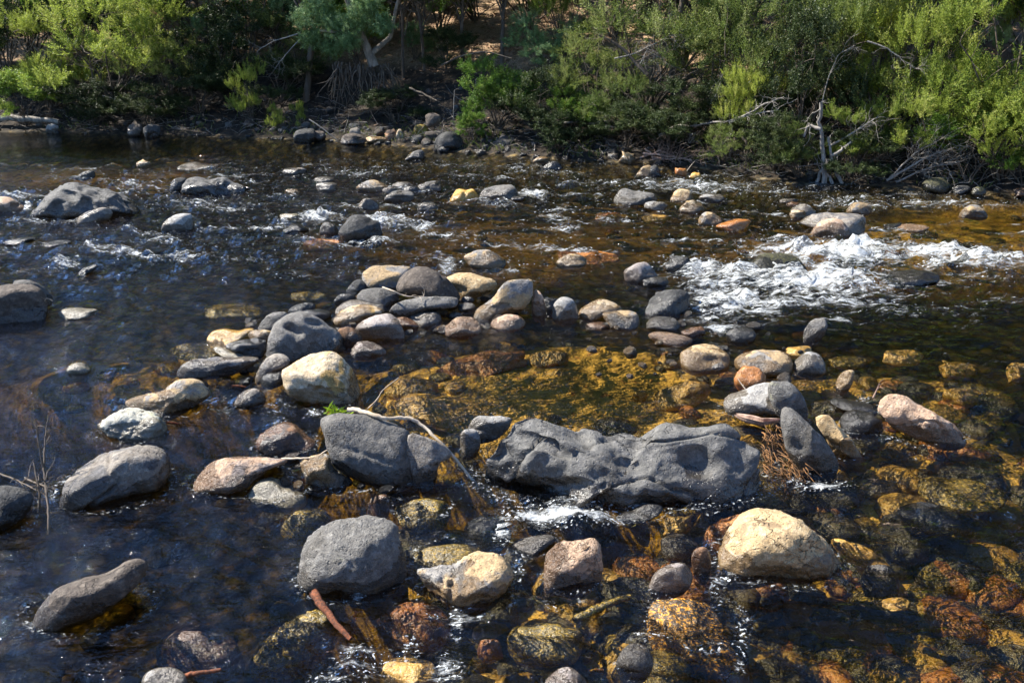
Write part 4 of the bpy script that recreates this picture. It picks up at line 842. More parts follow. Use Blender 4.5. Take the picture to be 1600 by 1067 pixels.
# centre right, olive thicket
plant('olive', 1010, 1.5, 2.6, 2.5, 'broad olive grey thicket full of dead twigs, right of centre')
plant('olive', 1120, 1.4, 2.0, 2.5, 'olive shrub leaning over the grey driftwood')
plant('olive', 930, 1.6, 1.5, 1.5, 'straggly grey green shrub below the sunny yellow green one')
plant('olive', 1180, 2.4, 2.2, 3.1, 'tall olive shrub behind, right of the broad thicket')
plant('olive', 1060, 3.0, 2.6, 3.4, 'hazy olive shrub high behind the broad thicket')
plant('teatree', 885, 3.0, 1.5, 2.0, 'sunny yellow green shrub beside the bare sunlit slope')
plant('bright', 900, .9, .9, .8, 'small vivid green shrub in shade under the sunny one')
plant('olive', 960, .8, 1.2, .9, 'low grey green shrub above the tangle of sticks')
plant('dark', 1080, .8, 1.4, 1.0, 'low dark shrub behind the pinkish driftwood')
# centre
plant('bright', 778, .9, 1.25, 1.15, 'round bright green shrub on the shaded bank, centre')
plant('dark', 845, .8, 1.3, 1.0, 'dark shrub right of the round bright green one')
plant('bright', 735, .45, .6, .45, 'tiny bright green shrub at the foot of the round one')
plant('dark', 700, 2.6, 1.1, .8, 'low dark shrub at the lip of the shaded bank')
plant('acacia', 650, 3.3, .8, .7, 'small blue green shrub on the sunlit slope')
# left
plant('teatree', 175, 1.0, 2.7, 2.0, 'wide yellow green bush glowing in the sun on the left bank')
plant('teatree', 80, 1.2, 1.9, 1.7, 'yellow green bush left of the wide glowing one')
plant('bright', 35, .35, 1.6, 1.0, 'low green shrub over the fallen log at far left')
plant('olive', 265, 1.3, 1.5, 1.6, 'greyish twiggy shrub right of the wide glowing bush')
plant('teatree', 392, .6, .75, 1.0, 'narrow pale green shrub standing by the shore stones, left of centre')
plant('dark', 15, 1.6, 2.2, 2.5, 'tall dark shrub at the left edge')
plant('dark', 345, 1.6, 1.6, 1.5, 'dark green shrub between the trunk and the tangle of roots')
plant('dark', 310, .9, 1.2, .8, 'low dark shrub in shade, left of the narrow pale green one')
plant('teatree', 428, .25, .3, .55, 'slim green sapling by the shore, left of the root mass', name='sapling')
plant('teatree', 462, .3, .26, .5, 'second slim green sapling, nearer the root mass', name='sapling')
plant('olive', 60, 2.6, 2.4, 2.8, 'grey green shrub behind the left bushes')
plant('bright', 330, 3.2, 2.0, 2.0, 'light green shrub high behind the pale trunk at left')
plant('acacia', 395, 2.6, 1.9, 2.2, 'blue green shrub left of the leaning tree')
plant('dark', 1050, .3, 1.3, .75, 'low dark bush hanging over the water behind the pinkish driftwood')
plant('olive', 1130, .35, 1.1, .7, 'low olive bush above the knot of pale roots')
plant('dark', 1215, .3, 1.1, .8, 'low dark bush hanging to the water, left of the bleached forked trunk')
plant('olive', 1255, .2, .9, .7, 'small grey green bush touching the bleached forked trunk')
plant('dark', 980, .45, 1.2, .7, 'low dark bush over the pale shore stone, right of centre')
plant('dark', 870, .35, 1.0, .6, 'low dark bush at the water edge right of the black humped stone')
plant('dark', 620, 1.0, 1.2, .6, 'low dark bush in the deep shade right of the root mass')
plant('dark', 225, .4, 1.2, .7, 'low dark bush over the dark pair of shore stones')
plant('dark', 140, .4, 1.3, .8, 'low dark bush beside the pale fallen log')
plant('dark', 1340, .25, 1.0, .6, 'low dark bush right of the bleached forked trunk at the water')
plant('bright', 690, 4.6, 1.8, 1.7, 'bright green bush high on the sunlit slope, left of the gap')
plant('bright', 560, 2.9, 1.5, 1.5, 'leafy green bush just behind the leaning trunk')
plant('olive', 745, 5.6, 2.0, 1.6, 'thin green bush in the middle of the sunlit gap')
plant('olive', 470, 2.2, 1.6, 1.2, 'grey green shrub on the bank top, left of the leaning tree')
plant('bright', 540, 3.6, 2.0, 1.9, 'green shrub behind the leaning tree')
plant('dark', 440, 1.5, 1.5, .9, 'low dark shrub under the bare drooping branches')
plant('bright', 610, 4.5, 2.2, 2.4, 'sunlit green shrub on the slope right of the leaning tree')
plant('olive', 700, 6.5, 2.2, 2.2, 'grey green shrub up the sunlit slope')
plant('bright', 830, 5.2, 2.4, 2.6, 'light green shrub at the right end of the sunlit slope')
plant('acacia', 850, 2.6, 1.2, 1.1, 'blue green shrub at the foot of the sunny yellow green one')
# trees with trunks in view
plant('bright', 725, 3.2, 1.9, 2.5, 'slender dark stemmed tree with airy leaves, left of the sunlit gap', 'tree')
plant('bright', 785, 3.0, 2.2, 2.6, 'slender dark stemmed tree with airy leaves, right of the sunlit gap', 'tree')
plant('bright', 665, 2.7, 1.7, 2.6, 'slender tree leaning beside the sunlit gap, nearest the root mass', 'tree')
plant('olive', 632, 2.4, 1.5, 3.0, 'thin straight dark tree just right of the root mass', 'tree')
plant('olive', 590, 4.4, 2.6, 4.6, 'tall pale trunked tree behind the root mass', 'tree')
plant('olive', 290, 3.2, 2.6, 5, 'tall grey trunked tree rising from the left bank', 'tree')
plant('olive', 140, 6.5, 3.2, 5, 'tall tree behind the glowing bush at left', 'tree')
plant('dark', 1045, 2.6, 3.2, 4.6, 'dark trunked tree inside the olive thicket', 'tree')
GB = 'bushes massed up the hillside'
LB = 'bush among many massed on the hillside behind the bank'
for i, (px, d, w, h) in enumerate([(-150, 3.5, 3.4, 3.6), (-40, 5, 3.4, 3.6), (90, 5.5, 3.4, 3.2), (200, 4.4, 3.0, 2.8), (270, 6, 3.4, 3.4), (430, 5.2, 3.0, 2.4), (500, 6.5, 3.4, 3.2), (560, 8.5, 3.4, 3), (960, 4.8, 3.2, 3.4), (1060, 5.6, 3.4, 3.6), (1150, 5, 3.4, 3.6), (1250, 4.4, 3.2, 3.6), (1340, 4.6, 3.4, 3.8), (1480, 4.8, 3.4, 3.8), (1600, 4.6, 3.4, 4), (1750, 3.2, 3.4, 3.6), (1850, 1.5, 3, 3), (-300, 2.5, 3.4, 3.4), (230, 3.0, 2.4, 2.0), (340, 3.6, 2.6, 2.2), (440, 3.4, 2.4, 2.0), (505, 3.9, 2.4, 2.2), (590, 5.2, 2.4, 2.0), (120, 3.2, 2.6, 2.2), (870, 7.5, 3.2, 3), (780, 10, 3.4, 3), (680, 10.5, 3.4, 3)]):
    plant(['dark', 'olive', 'dark', 'bright'][i % 4], px, d, w, h, LB, group=GB)
# tall trees added with crowns above the frame so reflections darken the water
LT = 'tall dark crowned tree added high on the hillside for its reflection'
for i, (px, d, w, h) in enumerate([(-250, 13, 6, 5.0), (-60, 14, 6, 5.2), (60, 11, 5, 5.0), (210, 13, 6, 5.2), (400, 11, 6, 5.6), (520, 12, 6, 7), (900, 7, 5, 9), (1000, 5.5, 5, 8.5), (1130, 4.6, 5, 9), (1250, 3.6, 5, 9.5), (1370, 3.4, 5, 9.5), (1500, 3.4, 5, 9.5), (1640, 3, 5, 9.5), (1800, 2.6, 5, 9.5), (2000, 2, 5, 9), (680, 11, 6, 10), (790, 9, 6, 10.5), (590, 9, 5, 9)]):
    plant(['dark', 'olive'][i % 2], px, d, w, h, LT, 'tree', group='tall trees added high on the hillside')

plant('olive', 478, 1.5, 3.0, 4.8, 'tree added with its crown above the frame to shade the bank, left of the leaning tree', 'tree')  # added tree, its high crown there to shade the bank
plant('olive', 215, 2.3, 3.0, 5.2, 'dark tree added to shade the bank, behind the wide glowing bush', 'tree')  # second added tree, shades the bank further left
# leaning tree with exposed roots
rs = np.random.default_rng(77)
b = at_px(585, 105, 1.3)
e = empty('leaning_tree', tuple(b), 'leaning tree with blue green crown above a curtain of exposed hanging roots', 'tree')
tb = Tubes(); K = np.array([b * 0, (-.08, .02, .22), (-.17, .04, .45), (-.3, .05, .8), (-.42, 0, 1.2), (-.6, -.1, 1.7)]); tb.add(K, np.array([.1, .085, .075, .07, .06, .045]), 10)
tb.add(np.array([(-.17, .04, .45), (-.5, -.1, .6), (-.9, -.2, .62)]), np.array([.05, .04, .02])); tb.add(np.array([(-.08, .02, .2), (.3, .1, .5), (.5, .1, 1.2)]), np.array([.06, .045, .03]))
link('trunk', tb.mesh('trunk'), TRUNK, e)
tb = Tubes()
for i in range(75):
    x0 = rs.uniform(-1.0, .45); y0 = rs.uniform(-.25, .15); P, _ = wander((x0 * .75, y0, rs.uniform(-.12, .1)), (rs.normal() * .25 + (x0 + .2) * .3, rs.normal() * .15 - .1, -1), rs.uniform(.3, 1.15), 9, .22, rs, .1)
    tb.add(P, np.linspace(rs.uniform(.006, .02), .003, len(P)), 5)
link('exposed_roots', tb.mesh('exposed roots'), ROOT, e)
m = 900; S = SPEC['acacia']; PP = []
for (ux, uy, rad) in [(520, 40, .33), (490, 60, .25), (560, 30, .3), (480, 30, .28), (545, 62, .25), (500, 10, .3), (575, 5, .28), (600, 40, .18), (520, 75, .15)]:
    c = at_px(ux, uy, 1.0) - b; dr = rs.normal(size=(int(m * rad), 3)); dr /= np.linalg.norm(dr, axis=1)[:, None]; PP.append(c + dr * rad * rs.uniform(.2, 1, (len(dr), 1)) * [1, 1, .75])
P = np.concatenate(PP); A = rs.normal(size=P.shape) + [0, -.3, .1]; A /= np.linalg.norm(A, axis=1)[:, None]
V, Fq, tint = sprigs(rs, P, A, S['L'] * rs.uniform(.6, 1.2, len(P)), S['nl'], S['ll'], S['lw'], S['sp'])
fm_ = mesh_np('crown', V, [Fq], False); attr(fm_, 'tint', tint); link('crown', fm_, LM['acacia'], e)

# ------------------------------------------------------------------ dead wood on the bank
def twigs(tb, P, r, rs, n, L, depth=2, up=.1, jit=.28):
    for _ in range(n):
        k = rs.integers(len(P) // 3, len(P)); d = P[k] - P[k - 1]; d = d / (np.linalg.norm(d) + 1e-9) + rs.normal(size=3) * .55 + [0, 0, up]
        l = L * rs.uniform(.5, 1.2); Q, _d = wander(P[k], d, l, 6, jit, rs); tb.add(Q, np.linspace(r, r * .35, len(Q)), 4)
        if depth > 1: twigs(tb, Q, r * .6, rs, 3, L * .5, depth - 1, up, jit)
def dead(name, label, pts, d, r0, r1, nt, L, mat=None, cat=None, up=.1, depth=2, extra=()):
    rs = np.random.default_rng(len(label) * 7 + nt); tb = Tubes(); P0 = None
    for q, pp in enumerate([pts] + list(extra)):
        P = np.array([at_px(p[0], p[1], p[2] if len(p) > 2 else d) for p in pp]); u = np.linspace(0, len(P) - 1, max(8, len(P) * 3)); P = np.stack([np.interp(u, range(len(P)), P[:, i]) for i in range(3)], 1)
        P[1:-1] += rs.normal(size=P[1:-1].shape) * r0 * .25
        if P0 is None: P0 = P[0].copy()
        tb.add(P - P0, np.linspace(r0, r1, len(P)) * (1 if q == 0 else .7) * (1 + .14 * perlin(np.stack([np.arange(len(P)) * .37, 0 * u + q, 0 * u + r0 * 90], 1))), 7); twigs(tb, P - P0, min(max(r1 * .45, .003), .008), rs, nt, L, depth, up)
    return tag(link(name, tb.mesh(name), mat or DEAD, loc=P0), label, cat or 'dead branch')
dead('dead_tree', 'bleached forked dead trunk standing in the water at right', [(1287, 292), (1288, 262), (1285, 230), (1281, 195), (1283, 160)], .0, .036, .022, 3, .25, cat='dead tree',
     extra=[[(1318, 293), (1306, 268), (1298, 240), (1295, 214)], [(1303, 292), (1292, 272), (1287, 258)], [(1276, 286), (1283, 270), (1287, 255)], [(1298, 243), (1315, 235), (1330, 222)], [(1282, 202), (1264, 197), (1256, 214)]])
dead('dead_branch', 'spray of bleached twigs beside the forked dead trunk', [(1297, 228), (1320, 215), (1345, 200), (1368, 185)], .1, .016, .006, 16, .32, up=.0)
dead('dead_branch', 'fan of pale dead twigs sweeping down to the water at far right', [(1385, 282), (1410, 268), (1440, 250), (1470, 238)], .1, .02, .008, 20, .4, extra=[[(1390, 278), (1430, 240), (1462, 222)], [(1400, 285), (1450, 262), (1490, 255)]])
dead('dead_branch', 'bleached twigs showing inside the yellow green shrub, upper right', [(1355, 65), (1385, 75), (1405, 90), (1430, 108)], .5, .012, .005, 14, .25)
dead('fallen_branch', 'crooked grey driftwood trunk lying along the bank, right of centre', [(1030, 212), (1060, 196), (1085, 197), (1110, 192), (1138, 190)], .35, .022, .012, 8, .3, cat='driftwood', extra=[[(1138, 190), (1165, 180), (1200, 160), (1225, 152)], [(1140, 192), (1175, 178), (1215, 172)], [(1140, 190), (1145, 205), (1136, 222)]])
dead('fallen_branch', 'upright bundle of pale dead twigs above the grey driftwood', [(1098, 185), (1105, 165), (1118, 150), (1126, 128)], .6, .012, .005, 10, .3, up=.5)
dead('fallen_branch', 'long thin grey branch lying across the shaded bank, right of centre', [(868, 193), (900, 190), (945, 195), (985, 205)], .6, .02, .01, 8, .3, cat='driftwood')
dead('fallen_branch', 'pale snapped branch pointing up from the sticks, centre right', [(1018, 196), (1040, 188), (1060, 178)], .45, .018, .01, 4, .2, cat='driftwood')
dead('driftwood_pile', 'heap of pinkish brown roots and sticks at the water edge, right of centre', [(1005, 240), (1030, 243), (1055, 246), (1085, 251)], .1, .022, .012, 14, .2, PINKW, 'driftwood', extra=[[(1000, 247), (1030, 236), (1060, 246)], [(1010, 250), (1040, 249), (1070, 247)], [(1008, 232), (1020, 245), (1045, 248)]])
dead('exposed_root', 'knot of pale exposed roots under the bank, left of the bleached forked trunk', [(1150, 215), (1145, 232), (1138, 248)], .35, .03, .015, 8, .25, ROOT, 'roots', extra=[[(1160, 212), (1170, 232), (1165, 250)], [(1140, 212), (1128, 230), (1120, 245)]])
dead('dead_branch', 'bare pale branch drooping left of the leaning tree, upper one', [(470, 52), (450, 58), (425, 66), (402, 80)], .9, .014, .005, 9, .3, up=-.2)
dead('dead_branch', 'bare pale branch drooping left of the leaning tree, lower one', [(468, 62), (452, 80), (438, 95), (430, 108)], .9, .012, .004, 10, .25, up=-.3)
dead('dead_branch', 'grey twig tangle under the wide glowing bush', [(160, 150), (190, 158), (220, 162), (250, 168)], .5, .012, .005, 22, .35, up=-.2)
dead('dead_branch', 'grey bare twigs above the left bushes', [(60, 55), (50, 70), (62, 85)], 1.2, .01, .005, 16, .35)
dead('dead_branch', 'dead grey twigs across the olive thicket', [(960, 92), (990, 85), (1020, 70), (1050, 55)], .7, .012, .005, 24, .4)
dead('dead_branch', 'pale dead twigs drooping in the middle of the olive thicket', [(1000, 100), (1010, 80), (1035, 92)], .6, .01, .004, 20, .3, up=-.3)
dead('dead_branch', 'dark leaning limb through the olive thicket', [(1012, 118), (985, 88), (960, 68), (935, 55)], .8, .035, .015, 6, .4, BARK)
dead('fallen_log', 'pale fallen log lying on the shore at far left', [(-60, 176), (0, 184), (50, 186), (92, 191)], .25, .08, .045, 3, .25, cat='log', depth=1)
dead('fallen_branch', 'thin pale stick leaning among the shore stones, left of centre', [(483, 187), (500, 198), (530, 222)], .0, .012, .008, 2, .15)
dead('fallen_branch', 'slanting brown branch in the shade below the slender trees', [(640, 138), (660, 146), (683, 158)], .8, .02, .012, 4, .2, ROOT)
dead('dead_stalk', 'thin pale upright stalk on the bank, centre', [(708, 195), (709, 170), (710, 142)], .45, .008, .006, 2, .1, cat='stalk')
dead('fallen_branch', 'brown limb rising through the trees at top left', [(255, 32), (235, 18), (205, -8)], 1.5, .05, .04, 3, .4, RED)
dead('fallen_branch', 'arched dark branch across the bare sunlit slope', [(690, 102), (720, 88), (760, 80), (800, 92)], 1.9, .018, .01, 5, .3, BARK)
dead('dead_branch', 'pale bare twigs hanging on the right of the bleached forked trunk', [(1283, 165), (1295, 120), (1310, 85), (1335, 72)], .3, .008, .004, 8, .3)

# ------------------------------------------------------------------ stones of the far shore
def shore(label, mat, pts, z=.03, **k): return rock('shore_stone', label, mat, pts, z=z, cat='stone', **k)
shore('pale stone at the end of the pale fallen log', 'slate', (82, 201, 20, 13))
shore('grey stone of a dark pair on the left shore, sunlit side', 'dbrown', (211, 203, 24, 18))
shore('black stone of the dark pair on the left shore', 'dark', (237, 205, 27, 20))
shore('grey stone with a flat face by the two saplings', 'dark', [(459, 219), (462, 206), (480, 201), (492, 204), (493, 218), (475, 222)])
shore('brown stone leaning on the flat faced grey one', 'dbrown', (497, 212, 24, 15))
shore('oval stone sunlit on top at the shore below the root mass', 'dbrown', [(532, 222), (538, 211), (552, 208), (568, 213), (571, 221), (550, 225)])
shore('rounded brown stone behind the sunlit oval one', 'browngrey', (555, 206, 18, 12), z=.12)
shore('flat cream stone lying in the shallows below the root mass', 'cream', (588, 218, 36, 9))
shore('pale upright stone among the shore pebbles, centre', 'cream', [(616, 219), (620, 207), (625, 202), (631, 212), (632, 219)], z=.06)
shore('brown stone leaning left of the pale upright one', 'brown', (611, 211, 18, 16), z=.06)
shore('big black boulder on the shore, centre', 'dark', [(679, 232), (682, 215), (692, 207), (708, 206), (720, 214), (725, 228), (718, 234), (695, 235)], hd=.8)
shore('rounded stone up the bank behind the big black boulder', 'dbrown', (676, 186, 24, 18), z=.4)
shore('flat mossy topped stone above the pebbles, centre', 'moss', (658, 202, 22, 14), z=.15)
shore('black humped stone on the shore, right of the big black boulder', 'dark', (787, 226, 34, 18))
shore('flat dark slab in the water below the black humped stone', 'grey', (788, 236, 34, 7), z=0)
shore('pale shore stone left of the pinkish driftwood', 'slate', (958, 244, 16, 9))
shore('tan shore stone touching the pinkish driftwood', 'tan', [(967, 250), (975, 242), (982, 239), (991, 245), (990, 252), (975, 253)])
shore('big pale grey rock in the bank behind the driftwood trunk', 'slate', [(1076, 222), (1080, 210), (1092, 206), (1100, 214), (1097, 224)], z=.25)
shore('mossy yellow rock under the far right dead twigs', 'darkmoss', [(1440, 290), (1450, 280), (1470, 278), (1485, 288), (1478, 298), (1450, 298)])
shore('brown ledge stone at the far right shore', 'dark', (1502, 296, 30, 12))
shore('brown stone at the right edge shore', 'brown', (1596, 300, 22, 12))
shore('mossy dark ledge stone below the low bright shrub', 'darkmoss', (1530, 298, 24, 11))
rs = np.random.default_rng(21)
kinds = ['dark', 'grey', 'lava', 'dbrown', 'dark', 'dbrown']; protoM = []
D, Fc = ico(3)
for i, k in enumerate(kinds):
    Vp = (stone_shape(D, rs, 11, spread=.35) + D * (fbm(D * 1.5 + i * 7, 3) * .1)[:, None]) * [1, .85, .62]
    mm = mesh_np('shore pebble', Vp, [Fc]); mm.materials.append(M[k]); protoM.append(mm)
for i in range(290):
    px = rs.uniform(-20, 1620); 
    if rs.random() < .6: px = rs.uniform(380, 960)
    d = rs.uniform(-.12, .55) if rs.random() < .7 else rs.uniform(.4, 2.2)
    p = at(px, d); s = rs.choice([.025, .045, .07, .12], p=[.42, .34, .19, .05]) * rs.uniform(.8, 1.2)
    o = bpy.data.objects.new('bank_stone', protoM[rs.integers(6)]); C.objects.link(o)
    o.location = (p[0], p[1], p[2] + s * .2); o.rotation_euler = (rs.normal() * .2, rs.normal() * .2, rs.uniform(0, 6.28)); o.scale = (s, s, s)
    tag(o, 'small loose stone in the jumble along the foot of the far bank', 'stone', 'loose stones along the far bank')

# grass and low herbs of the bank
VV, TT = [], []; n = 1500
for i in range(n):
    px = rs.choice([120, 300, 425, 460, 560, 640, 690, 755, 780, 900, 920, 1080, 1170, 1320, 1500]) + rs.normal() * 28; p = at(px, abs(rs.normal()) * .5 + .08)
    h = rs.uniform(.03, .13); a = rs.uniform(0, 6.28); l = rs.normal(size=2) * h * .5; wv = np.array([math.cos(a), math.sin(a), 0]) * .006
    VV += [p - wv, p + wv, p + np.array([l[0] * .4, l[1] * .4, h * .6]) + wv * .7, p + np.array([l[0], l[1], h])]; TT += [rs.random()] * 4
me = mesh_np('bank_grass', np.array(VV), [np.arange(len(VV)).reshape(-1, 4)], False); attr(me, 'tint', TT)
tag(link('bank_grass', me, leaf_mat('bank grass', (.05, .07, .02), (.1, .13, .03), (.2, .2, .07))), 'short grass and herbs among the shore stones', 'grass', kind='stuff')
# dead leaves and twigs strewn on the slope
VV = []
for i in range(5000):
    px = rs.uniform(-100, 1700); p = at(px, rs.uniform(.6, 8)) if rs.random() < .5 else at(rs.uniform(600, 900), rs.uniform(2.6, 9)); a = rs.uniform(0, 6.28); l = rs.uniform(.03, .09); u = np.array([math.cos(a), math.sin(a), rs.normal() * .3]) * l; v = np.array([-math.sin(a), math.cos(a), rs.normal() * .4]) * l * .25
    p = p + [0, 0, .02]; VV += [p - u, p + v, p + u, p - v]
me = mesh_np('leaf_litter', np.array(VV), [np.arange(len(VV)).reshape(-1, 4)], False)
tag(link('leaf_litter', me, bark_mat('dry leaves', (.2, .1, .05), (.5, .33, .2), (9, 9, 9))), 'dry leaves and bark strips on the slope', 'leaf litter', kind='stuff')

tb = Tubes(); rs = np.random.default_rng(31)
for i in range(1500):
    p = at(rs.uniform(-60, 1660), abs(rs.normal()) * 1.1 + .05); a = rs.uniform(0, 6.28)
    P, _ = wander(p + [0, 0, rs.uniform(.01, .12)], (math.cos(a), math.sin(a), rs.normal() * .25), rs.uniform(.08, .5), 5, .18, rs); tb.add(P, np.linspace(rs.uniform(.002, .007), .001, 6), 4)
tag(link('twig_litter', tb.mesh('twig litter'), bark_mat('litter twigs', (.1, .085, .07), (.34, .3, .25))), 'fallen twigs and roots littering the shaded bank', 'twig litter', kind='stuff')

# ------------------------------------------------------------------ sticks, bark and weed among the river stones
def stick(name, label, pts, r0, r1, mat, cat='stick', nt=0, L=.1, extra=(), jit=.15):
    rs = np.random.default_rng(len(label)); tb = Tubes(); P0 = None
    for q, pp in enumerate([pts] + list(extra)):
        P = np.array([ground(p[0], p[1], p[2])[0] for p in pp]); m_ = len(P); u = np.linspace(0, m_ - 1, m_ * 4)
        P = np.stack([np.interp(u, range(m_), P[:, i]) for i in range(3)], 1); k = np.array([.25, .5, .25])
        for _ in range(2): P[1:-1] = P[:-2] * .25 + P[1:-1] * .5 + P[2:] * .25
        P[1:-1] += rs.normal(size=P[1:-1].shape) * r0 * jit
        if P0 is None: P0 = P[0].copy()
        tb.add(P - P0, np.linspace(r0, r1, len(P)) * (1 if q == 0 else .7) * (1 + .14 * perlin(np.stack([np.arange(len(P)) * .37, 0 * u + q, 0 * u + r0 * 90], 1))), 8)
        if nt: twigs(tb, P - P0, r1 * .7, rs, nt, L, 1, .3)
    return tag(link(name, tb.mesh(name), mat, loc=P0), label, cat)
stick('stick', 'long pale curved stick draped over the smooth dark grey boulder', [(543, 640, .3), (560, 641, .31), (585, 649, .32), (603, 655, .3), (628, 652, .29), (645, 655, .28), (665, 668, .24), (685, 688, .2), (705, 708, .14), (725, 733, .06), (745, 757, -.01)], .0125, .006, STICK)
stick('twig', 'thin bare twig sticking out of the pool', [(568, 645, -.02), (590, 624, .04), (597, 610, .08), (623, 590, .14)], .004, .002, STICK)
stick('driftwood', 'chunk of rust red wood with a knobbed end, lower left of centre', [(489, 924, .06), (497, 938, .05), (512, 957, .03), (528, 978, .01), (548, 998, -.01)], .019, .009, RED, 'wood', jit=.06)
stick('twig', 'dark upright twigs caught in the current at left', [(76, 835, -.02), (76, 800, .06), (72, 765, .12), (68, 735, .18)], .008, .004, BARK, 'twigs', 5, .12, extra=[[(60, 800, -.02), (62, 770, .06), (52, 722, .16)], [(70, 740, .1), (60, 690, .25), (58, 665, .32)], [(68, 735, .12), (70, 690, .22), (76, 648, .34)], [(0, 740, .02), (30, 752, .04), (66, 770, .06)], [(40, 748, .03), (72, 760, .05), (95, 772, 0)]])
stick('twig', 'reddish twig caught between the boulder with the stick and the half wet stone', [(440, 717, .08), (470, 716, .1), (495, 714, .11), (512, 703, .13)], .006, .004, STICK)
stick('twig', 'gnarled twigs lying across the top of the rock pile', [(598, 449, .24), (615, 455, .24), (630, 462, .2), (645, 464, .19), (662, 463, .18)], .007, .003, STICK, 'twigs', 6, .08)
stick('twig', 'small forked red twig near the long tan boulder', [(1364, 622, -.01), (1370, 610, .04), (1374, 600, .08)], .006, .003, PINKW, 'twig', 3, .07)
stick('twig', 'pale twig leaning on the wet rust orange stone', [(1168, 612, .02), (1160, 602, .05), (1153, 592, .08)], .004, .003, STICK)
stick('twig', 'dry twig and reed at the grey stone near the left edge', [(82, 470, .1), (72, 465, .15), (68, 475, .1)], .004, .002, STICK, 'twig', 2, .06)
stick('stick', 'mossy dark stick drifting under the surface, lower centre', [(898, 970, -.015), (920, 956, -.01), (950, 943, -.01), (984, 932, -.015)], .018, .012, M['moss'])
stick('stick', 'rust red stick at the bottom edge', [(288, 1056, .02), (308, 1050, .03), (345, 1046, .02)], .01, .006, RED)
stick('twig', 'thin stick against the wet orange stone near the far debris', [(1073, 268, 0), (1080, 258, .1), (1086, 252, .16)], .006, .004, STICK)
# curled bark strips and orange root mat
def strip(name, label, pts, wd, mat, cat):
    P = np.array([ground(*p)[0] for p in pts]); m_ = len(P); u = np.linspace(0, m_ - 1, m_ * 5); P = np.stack([np.interp(u, range(m_), P[:, i]) for i in range(3)], 1); P0 = P[0].copy(); P = P - P0
    T = np.gradient(P, axis=0); T /= np.linalg.norm(T, axis=1)[:, None]; B = np.cross(T, [0, 0, 1.]); th = np.linspace(-1.9, 1.9, 9); w_ = wd * np.sin(np.linspace(.35, 2.9, len(P)))
    ring = P[:, None] + w_[:, None, None] * (B[:, None] * np.sin(th)[None, :, None] + np.array([0, 0, -1.]) * (np.cos(th) - .4)[None, :, None])
    inner = P[:, None] + .82 * (ring - P[:, None]); V = np.concatenate([ring.reshape(-1, 3), inner.reshape(-1, 3)]); n = len(P); I = np.arange(n * 9).reshape(n, 9); J = I + n * 9
    Q = lambda K: np.stack([K[:-1, :-1], K[:-1, 1:], K[1:, 1:], K[1:, :-1]], -1).reshape(-1, 4)
    ed = [np.stack([I[:-1, k], I[1:, k], J[1:, k], J[:-1, k]], -1) for k in (0, 8)] + [np.stack([I[k, :-1], I[k, 1:], J[k, 1:], J[k, :-1]], -1) for k in (0, n - 1)]
    return tag(link(name, mesh_np(name, V, [Q(I), Q(J)[:, ::-1]] + ed), mat, loc=P0), label, cat)
strip('bark_strip', 'curled pale pink bark strip at the foot of the smooth light grey stone', [(1148, 648, .03), (1165, 655, .035), (1190, 661, .035), (1222, 656, .05)], .03, PINKW, 'bark')
strip('bark_strip', 'thinner bark strip trailing below the curled one', [(1155, 655, .01), (1180, 662, .01), (1200, 670, -.01)], .012, ROOT, 'bark')
strip('bark_strip', 'little red bark sliver floating left of the cream boulder', [(361, 603, .008), (372, 604, .01), (385, 605, .008)], .01, RED, 'bark')
strip('bark_strip', 'little brown bark sliver by the pale yellowish dome', [(258, 660, .012), (268, 661, .012), (280, 662, .008)], .008, RED, 'bark')
tb = Tubes(); rs = np.random.default_rng(3); P0 = ground(1215, 700)[0]
for i in range(200):
    q = ground(rs.uniform(1188, 1258), rs.uniform(672, 742), 0)[0] - P0; P, _ = wander(q + [0, 0, rs.uniform(-.03, .05)], (rs.normal() * .35 + .3, -1, -.12), rs.uniform(.04, .15), 6, .22, rs, .05); tb.add(P, np.linspace(rs.uniform(.002, .0045), .001, 7), 4)
tag(link('root_mat', tb.mesh('root mat'), bark_mat('orange fibre', (.06, .03, .012), (.26, .12, .035)), loc=P0), 'mat of orange fibrous roots streaming beside the slender charcoal stone', 'roots')
VV, TT = [], []; P0 = ground(527, 645, .1)[0]
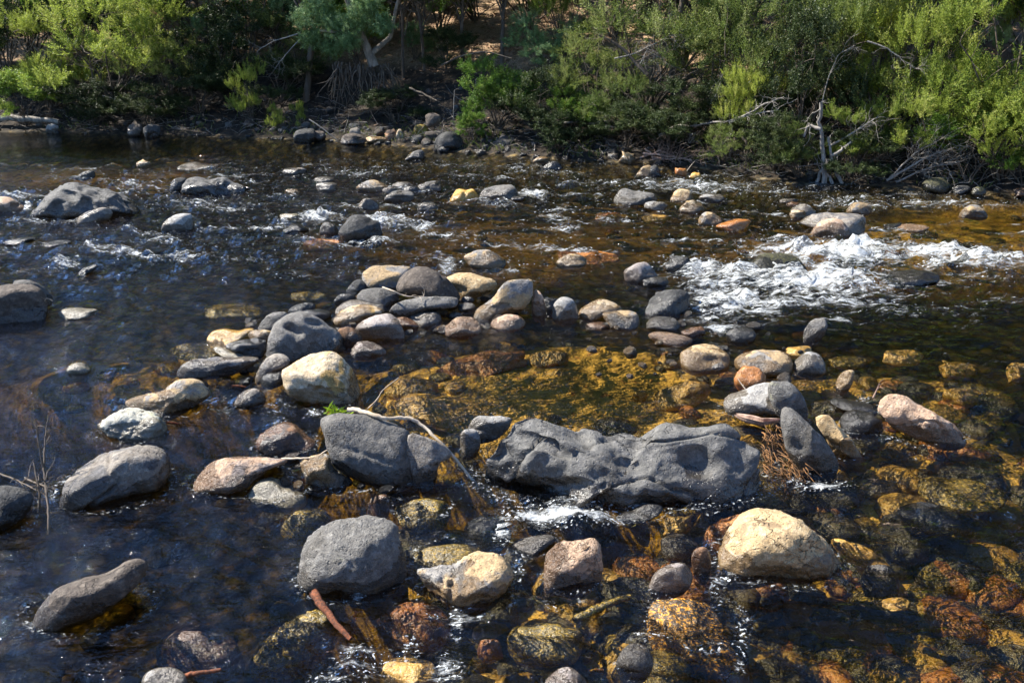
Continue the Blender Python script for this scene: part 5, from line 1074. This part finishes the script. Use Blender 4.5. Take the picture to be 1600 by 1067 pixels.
for i in range(60):
    a = rs.uniform(0, 6.28); l = rs.uniform(.03, .09); u = np.array([math.cos(a), math.sin(a) * .6, rs.uniform(-.1, .9)]) * l; p = rs.normal(size=3) * [.035, .02, .01]; wv = np.cross(u, rs.normal(size=3)); wv *= .006 / np.linalg.norm(wv)
    VV += [p, p + u * .5 + wv, p + u, p + u * .5 - wv]; TT += [rs.random()] * 4
me = mesh_np('water_weed', np.array(VV), [np.arange(len(VV)).reshape(-1, 4)], False); attr(me, 'tint', TT)
tag(link('water_weed', me, leaf_mat('weed', (.12, .2, .01), (.25, .36, .02), (.4, .5, .05)), loc=P0), 'tuft of vivid green weed between the cream boulder and the dark grey one', 'weed')
# ------------------------------------------------------------------ light
w = bpy.data.worlds.new('World'); SC.world = w; w.use_nodes = True
sky = w.node_tree.nodes.new('ShaderNodeTexSky'); sky.sky_type = 'NISHITA'; sky.sun_disc = False
AZ, EL = R(-72), R(46)       # sun azimuth from +Y towards +X, elevation
sky.sun_elevation = EL; sky.sun_rotation = AZ; sky.air_density = 0.8; sky.dust_density = 0.0; sky.ozone_density = 7.0
bg = w.node_tree.nodes['Background']; bg.inputs['Strength'].default_value = .112
w.node_tree.links.new(sky.outputs[0], bg.inputs[0])
sd = bpy.data.lights.new('sun', 'SUN'); sd.energy = 5.0; sd.angle = R(.5); sd.color = (1, .95, .86)
so = bpy.data.objects.new('sun', sd); C.objects.link(so)
dirv = Vector((math.cos(EL) * math.sin(AZ), math.cos(EL) * math.cos(AZ), math.sin(EL)))
so.rotation_euler = dirv.to_track_quat('Z', 'Y').to_euler()
SC.view_settings.view_transform = 'Standard'; SC.view_settings.look = 'None'; SC.view_settings.exposure = 1.42; SC.view_settings.gamma = 1
SC.cycles.use_denoising = True; SC.cycles.denoiser = 'OPENIMAGEDENOISE'
SC.cycles.caustics_reflective = False; SC.cycles.caustics_refractive = False
SC.cycles.max_bounces = 6; SC.cycles.diffuse_bounces = 2; SC.cycles.glossy_bounces = 3; SC.cycles.transparent_max_bounces = 12; SC.cycles.volume_bounces = 0
SC.cycles.sample_clamp_indirect = 4; SC.cycles.use_adaptive_sampling = True; SC.cycles.adaptive_threshold = .015
